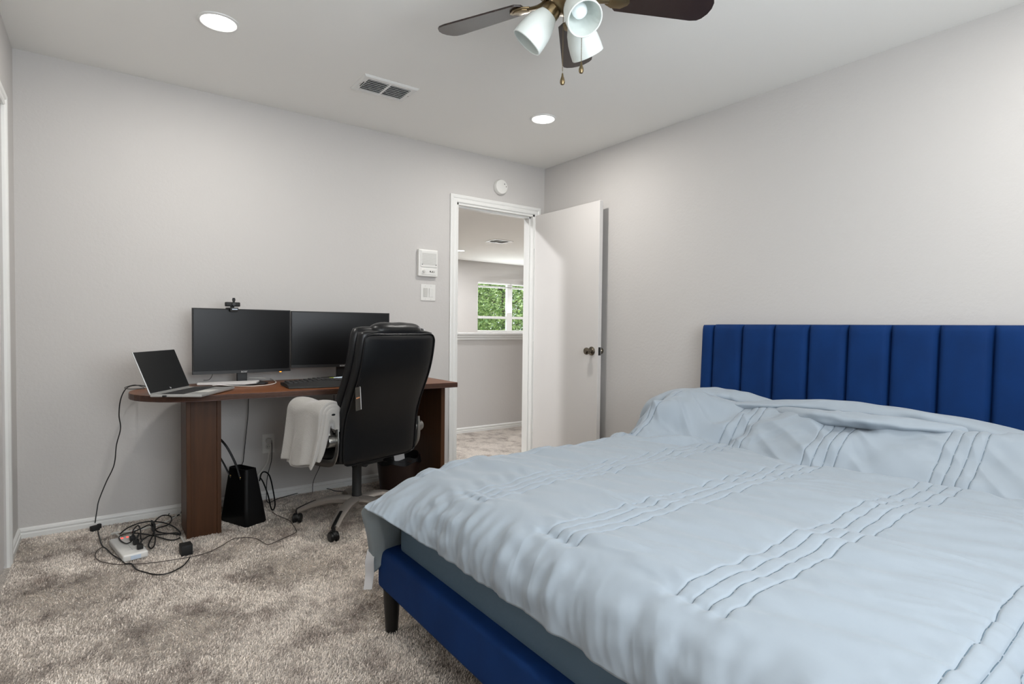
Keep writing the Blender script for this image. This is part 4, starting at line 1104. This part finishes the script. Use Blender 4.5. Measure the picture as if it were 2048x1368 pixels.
# rear pad: slightly domed panel with piping around
rings = []; edgeL = []; edgeR = []; topE = []
for i in range(NT):
    t = .004+.955*i/(NT-1); p, w, tn, nr = frame(t)
    e_ = min(i, NT-1-i)/(NT-1)*.72; ef = math.sqrt(max(0.0, 1-(1-min(1, e_/.035))**2))
    wd = w-.030-.04*(1-ef)
    row = []
    for k in range(33):
        s = -1+2*k/32; dm = (1-abs(s)**6)
        off = -.006-.014*dm*(.15+.85*ef)*(1 if 1 else 0) - .004*(1-s*s)*ef
        row.append(p + Vector((wd/2*s, 0, 0)) + nr*(off+.018))
    rings.append(row)
MB().grid(rings).build('rear_panel', m_leather, ch, True, angle=70)
bd = [r[0] for r in rings] + rings[-1][2:-2:3] + [r[-1] for r in rings[::-1]] + rings[0][-3:1:-3]
b = MB(); b.tube([v + Vector((0, -.003, 0)) for v in bd[::2]], .0038, 7, closed=True, smooth=3); b.build('piping', m_leather, ch, True)
# front cushions (bulge above and around the frame) and head pillow
rings = []
for i in range(40):
    t = i/39; p, w, tn, nr = frame(.10+.90*t)
    ef = math.sqrt(max(0, 1-(1-min(1, min(t, 1-t)/.06))**2)); rr = []
    for k in range(36):
        a = 2*PI*k/36; c_, s_ = math.cos(a), math.sin(a)
        x = (w/2+.002)*(.78+.22*ef)*abs(c_)**(2/5)*(1 if c_ > 0 else -1)
        q = abs(s_)**(2/2.5)*(1 if s_ > 0 else -1)
        rr.append(p + Vector((x, 0, 0)) + nr*(.100+.038*q*(.4+.6*ef)) + tn*(.016 if t > .97 else 0))
    rings.append(rr)
MB().loft(rings).build('front_cushion', m_leather, ch, True, angle=80)
hp2 = MB(); rings = []
p, w, tn, nr = frame(.97)
for i in range(28):
    s = -1+2*i/27; e_ = max(.02, (1-abs(s)**5))**.5; rr = []
    for k in range(28):
        a = 2*PI*k/28
        rr.append(Vector((s*.165+.015, 0, 0)) + p + nr*(.078+.060*math.cos(a)*e_) + tn*(.012+.042*math.sin(a)*e_*(1+.03*math.sin(9*s))))
    rings.append(rr)
hp2.loft(rings); hp2.build('head_pillow', m_leather, ch, True, angle=80)
# arms
for sx in (-1, 1):
    x = sx*.292
    b = MB(); b.lathe([(0, -.030), (.029, -.030), (.031, -.026), (.031, .026), (.029, .030), (0, .030)], 32, T(x, -.170, .515) @ R(PI/2, 'Y'))
    b.build('arm_pivot', m_silver2, ch, True)
    b = MB(); b.tube([(x, -.170, .515), (x+sx*.003, -.14, .58), (x+sx*.004, -.115, .640)], lambda s: .022-.006*s, 12, flat=(1, .7)); arm = b.build('arm_strut', m_silver2, ch, True)
    rg = []
    for s in np.linspace(0, 1, 14):
        y = -.19+.33*s; w = .026+.012*math.sin(PI*s)**.5; h = .012+.006*math.sin(PI*s)**.4; z = .650+.010*math.sin(PI*s)
        if s in (0, 1): w *= .4; h *= .4
        rg.append([(x+w*math.cos(t), y, z+h*math.sin(t)) for t in np.linspace(0, 2*PI, 17)[:-1]])
    b = MB(); b.loft(rg); b.build('arm_pad', m_leather, ch, True)
    # curved metal side bracket wrapping seat and back
    b = MB(); b.tube([(sx*.272, -.19, .575), (sx*.274, -.195, .50), (sx*.274, -.185, .44), (sx*.270, -.145, .398), (sx*.266, -.05, .385), (sx*.266, .08, .385)], lambda s: .020, 10, flat=(.35, 1.0)); b.build('side_bracket', m_silver2, ch, True)
# hang tag on the rear panel edge
tc_ = MB(); Mt = T(-.236, -.308, .735) @ R(math.radians(20), 'Z') @ R(math.radians(-3), 'Y')
q = MB().box(-.022, .022, -.0015, .0015, -.058, .058, .0005, 1); q.xf(Mt); tg = q.build('hang_tag', m_tagdark, ch, label='dark cardboard hang tag with orange stripe')
q = MB().box(.0185, .0235, -.0022, .0014, -.058, .058); q.xf(Mt @ R(math.radians(-2), 'Y')); q.build('tag_edge', m_paper, tg)
q = MB().box(-.020, .012, -.0020, -.0012, .002, .008); q.xf(Mt); q.build('tag_stripe', m_tagorange, tg)
q = MB(); q.tube([(-.236, -.308, .79), (-.240, -.318, .815), (-.236, -.330, .838)], .0012, 5); q.build('tag_loop', m_plastic_b, tg)

# blanket folded over the left arm pad: a thick draped sheet with several layers
def blanket():
    m = MB(); ca = math.radians(17.5)
    def Lw(x, y, z): return Vector((-1.89+x*math.cos(ca)-y*math.sin(ca), -.68+x*math.sin(ca)+y*math.cos(ca), z))
    # cross profile over the arm pad (local x,z), swept along the pad (local y)
    for li, (grow, lenl, lenr, y0, y1) in enumerate(((0.0, .23, .10, -.190, .075), (.016, .265, .075, -.184, .095), (.032, .25, .045, -.176, .110))):
        rows = []; NU, NV = 46, 26
        r0 = .040+grow
        for j in range(NV):
            v = j/(NV-1); yy = y0+(y1-y0)*v; row = []
            tot = lenl+PI*r0+lenr
            for i in range(NU):
                s = tot*i/(NU-1)
                if s < lenl: d = lenl-s; x = -r0-.10*d-.25*d*d; z = -d; k = 1
                elif s < lenl+PI*r0: a = (s-lenl)/r0; x = -r0*math.cos(a); z = r0*math.sin(a)*.85; k = .3; d = 0
                else: d = s-lenl-PI*r0; x = r0+.0*d; z = -d; k = .6
                fold = .013*math.sin(v*8.5+li*1.9+s*3)*min(1, d/.14) + .0035*math.sin(v*19+li)*min(1, d/.15)
                yo = .020*d/.3*math.sin(4*v+li) - .05*d*(.5-v)*(1 if s < lenl else .3)
                row.append(Lw(-.292+x-fold*(1 if s < lenl+1.5*r0 else -1), yy+yo, .652+z+.006*math.sin(v*9+i*.2)))
            rows.append(row)
        # thickness: offset inner sheet
        th = .014; inner = []
        for row in rows:
            n = len(row); rr = []
            for i, p in enumerate(row):
                t = (row[min(n-1, i+1)]-row[max(0, i-1)]).normalized(); ax = Vector((-math.sin(ca), math.cos(ca), 0)); nn = ax.cross(t).normalized()
                e_ = min(i, n-1-i); rr.append(p+nn*th*(1 if e_ > 1 else .4))
            inner.append(rr)
        loops = [r + i_[::-1] for r, i_ in zip(rows, inner)]
        m.loft(loops)
    return m
bk = blanket().build('folded_blanket', m_blanket, None, True, angle=75)
tag(bk, 'light grey fleece blanket folded over the chair left armrest', 'blanket')
bk.modifiers.new('s', 'SUBSURF').levels = 1
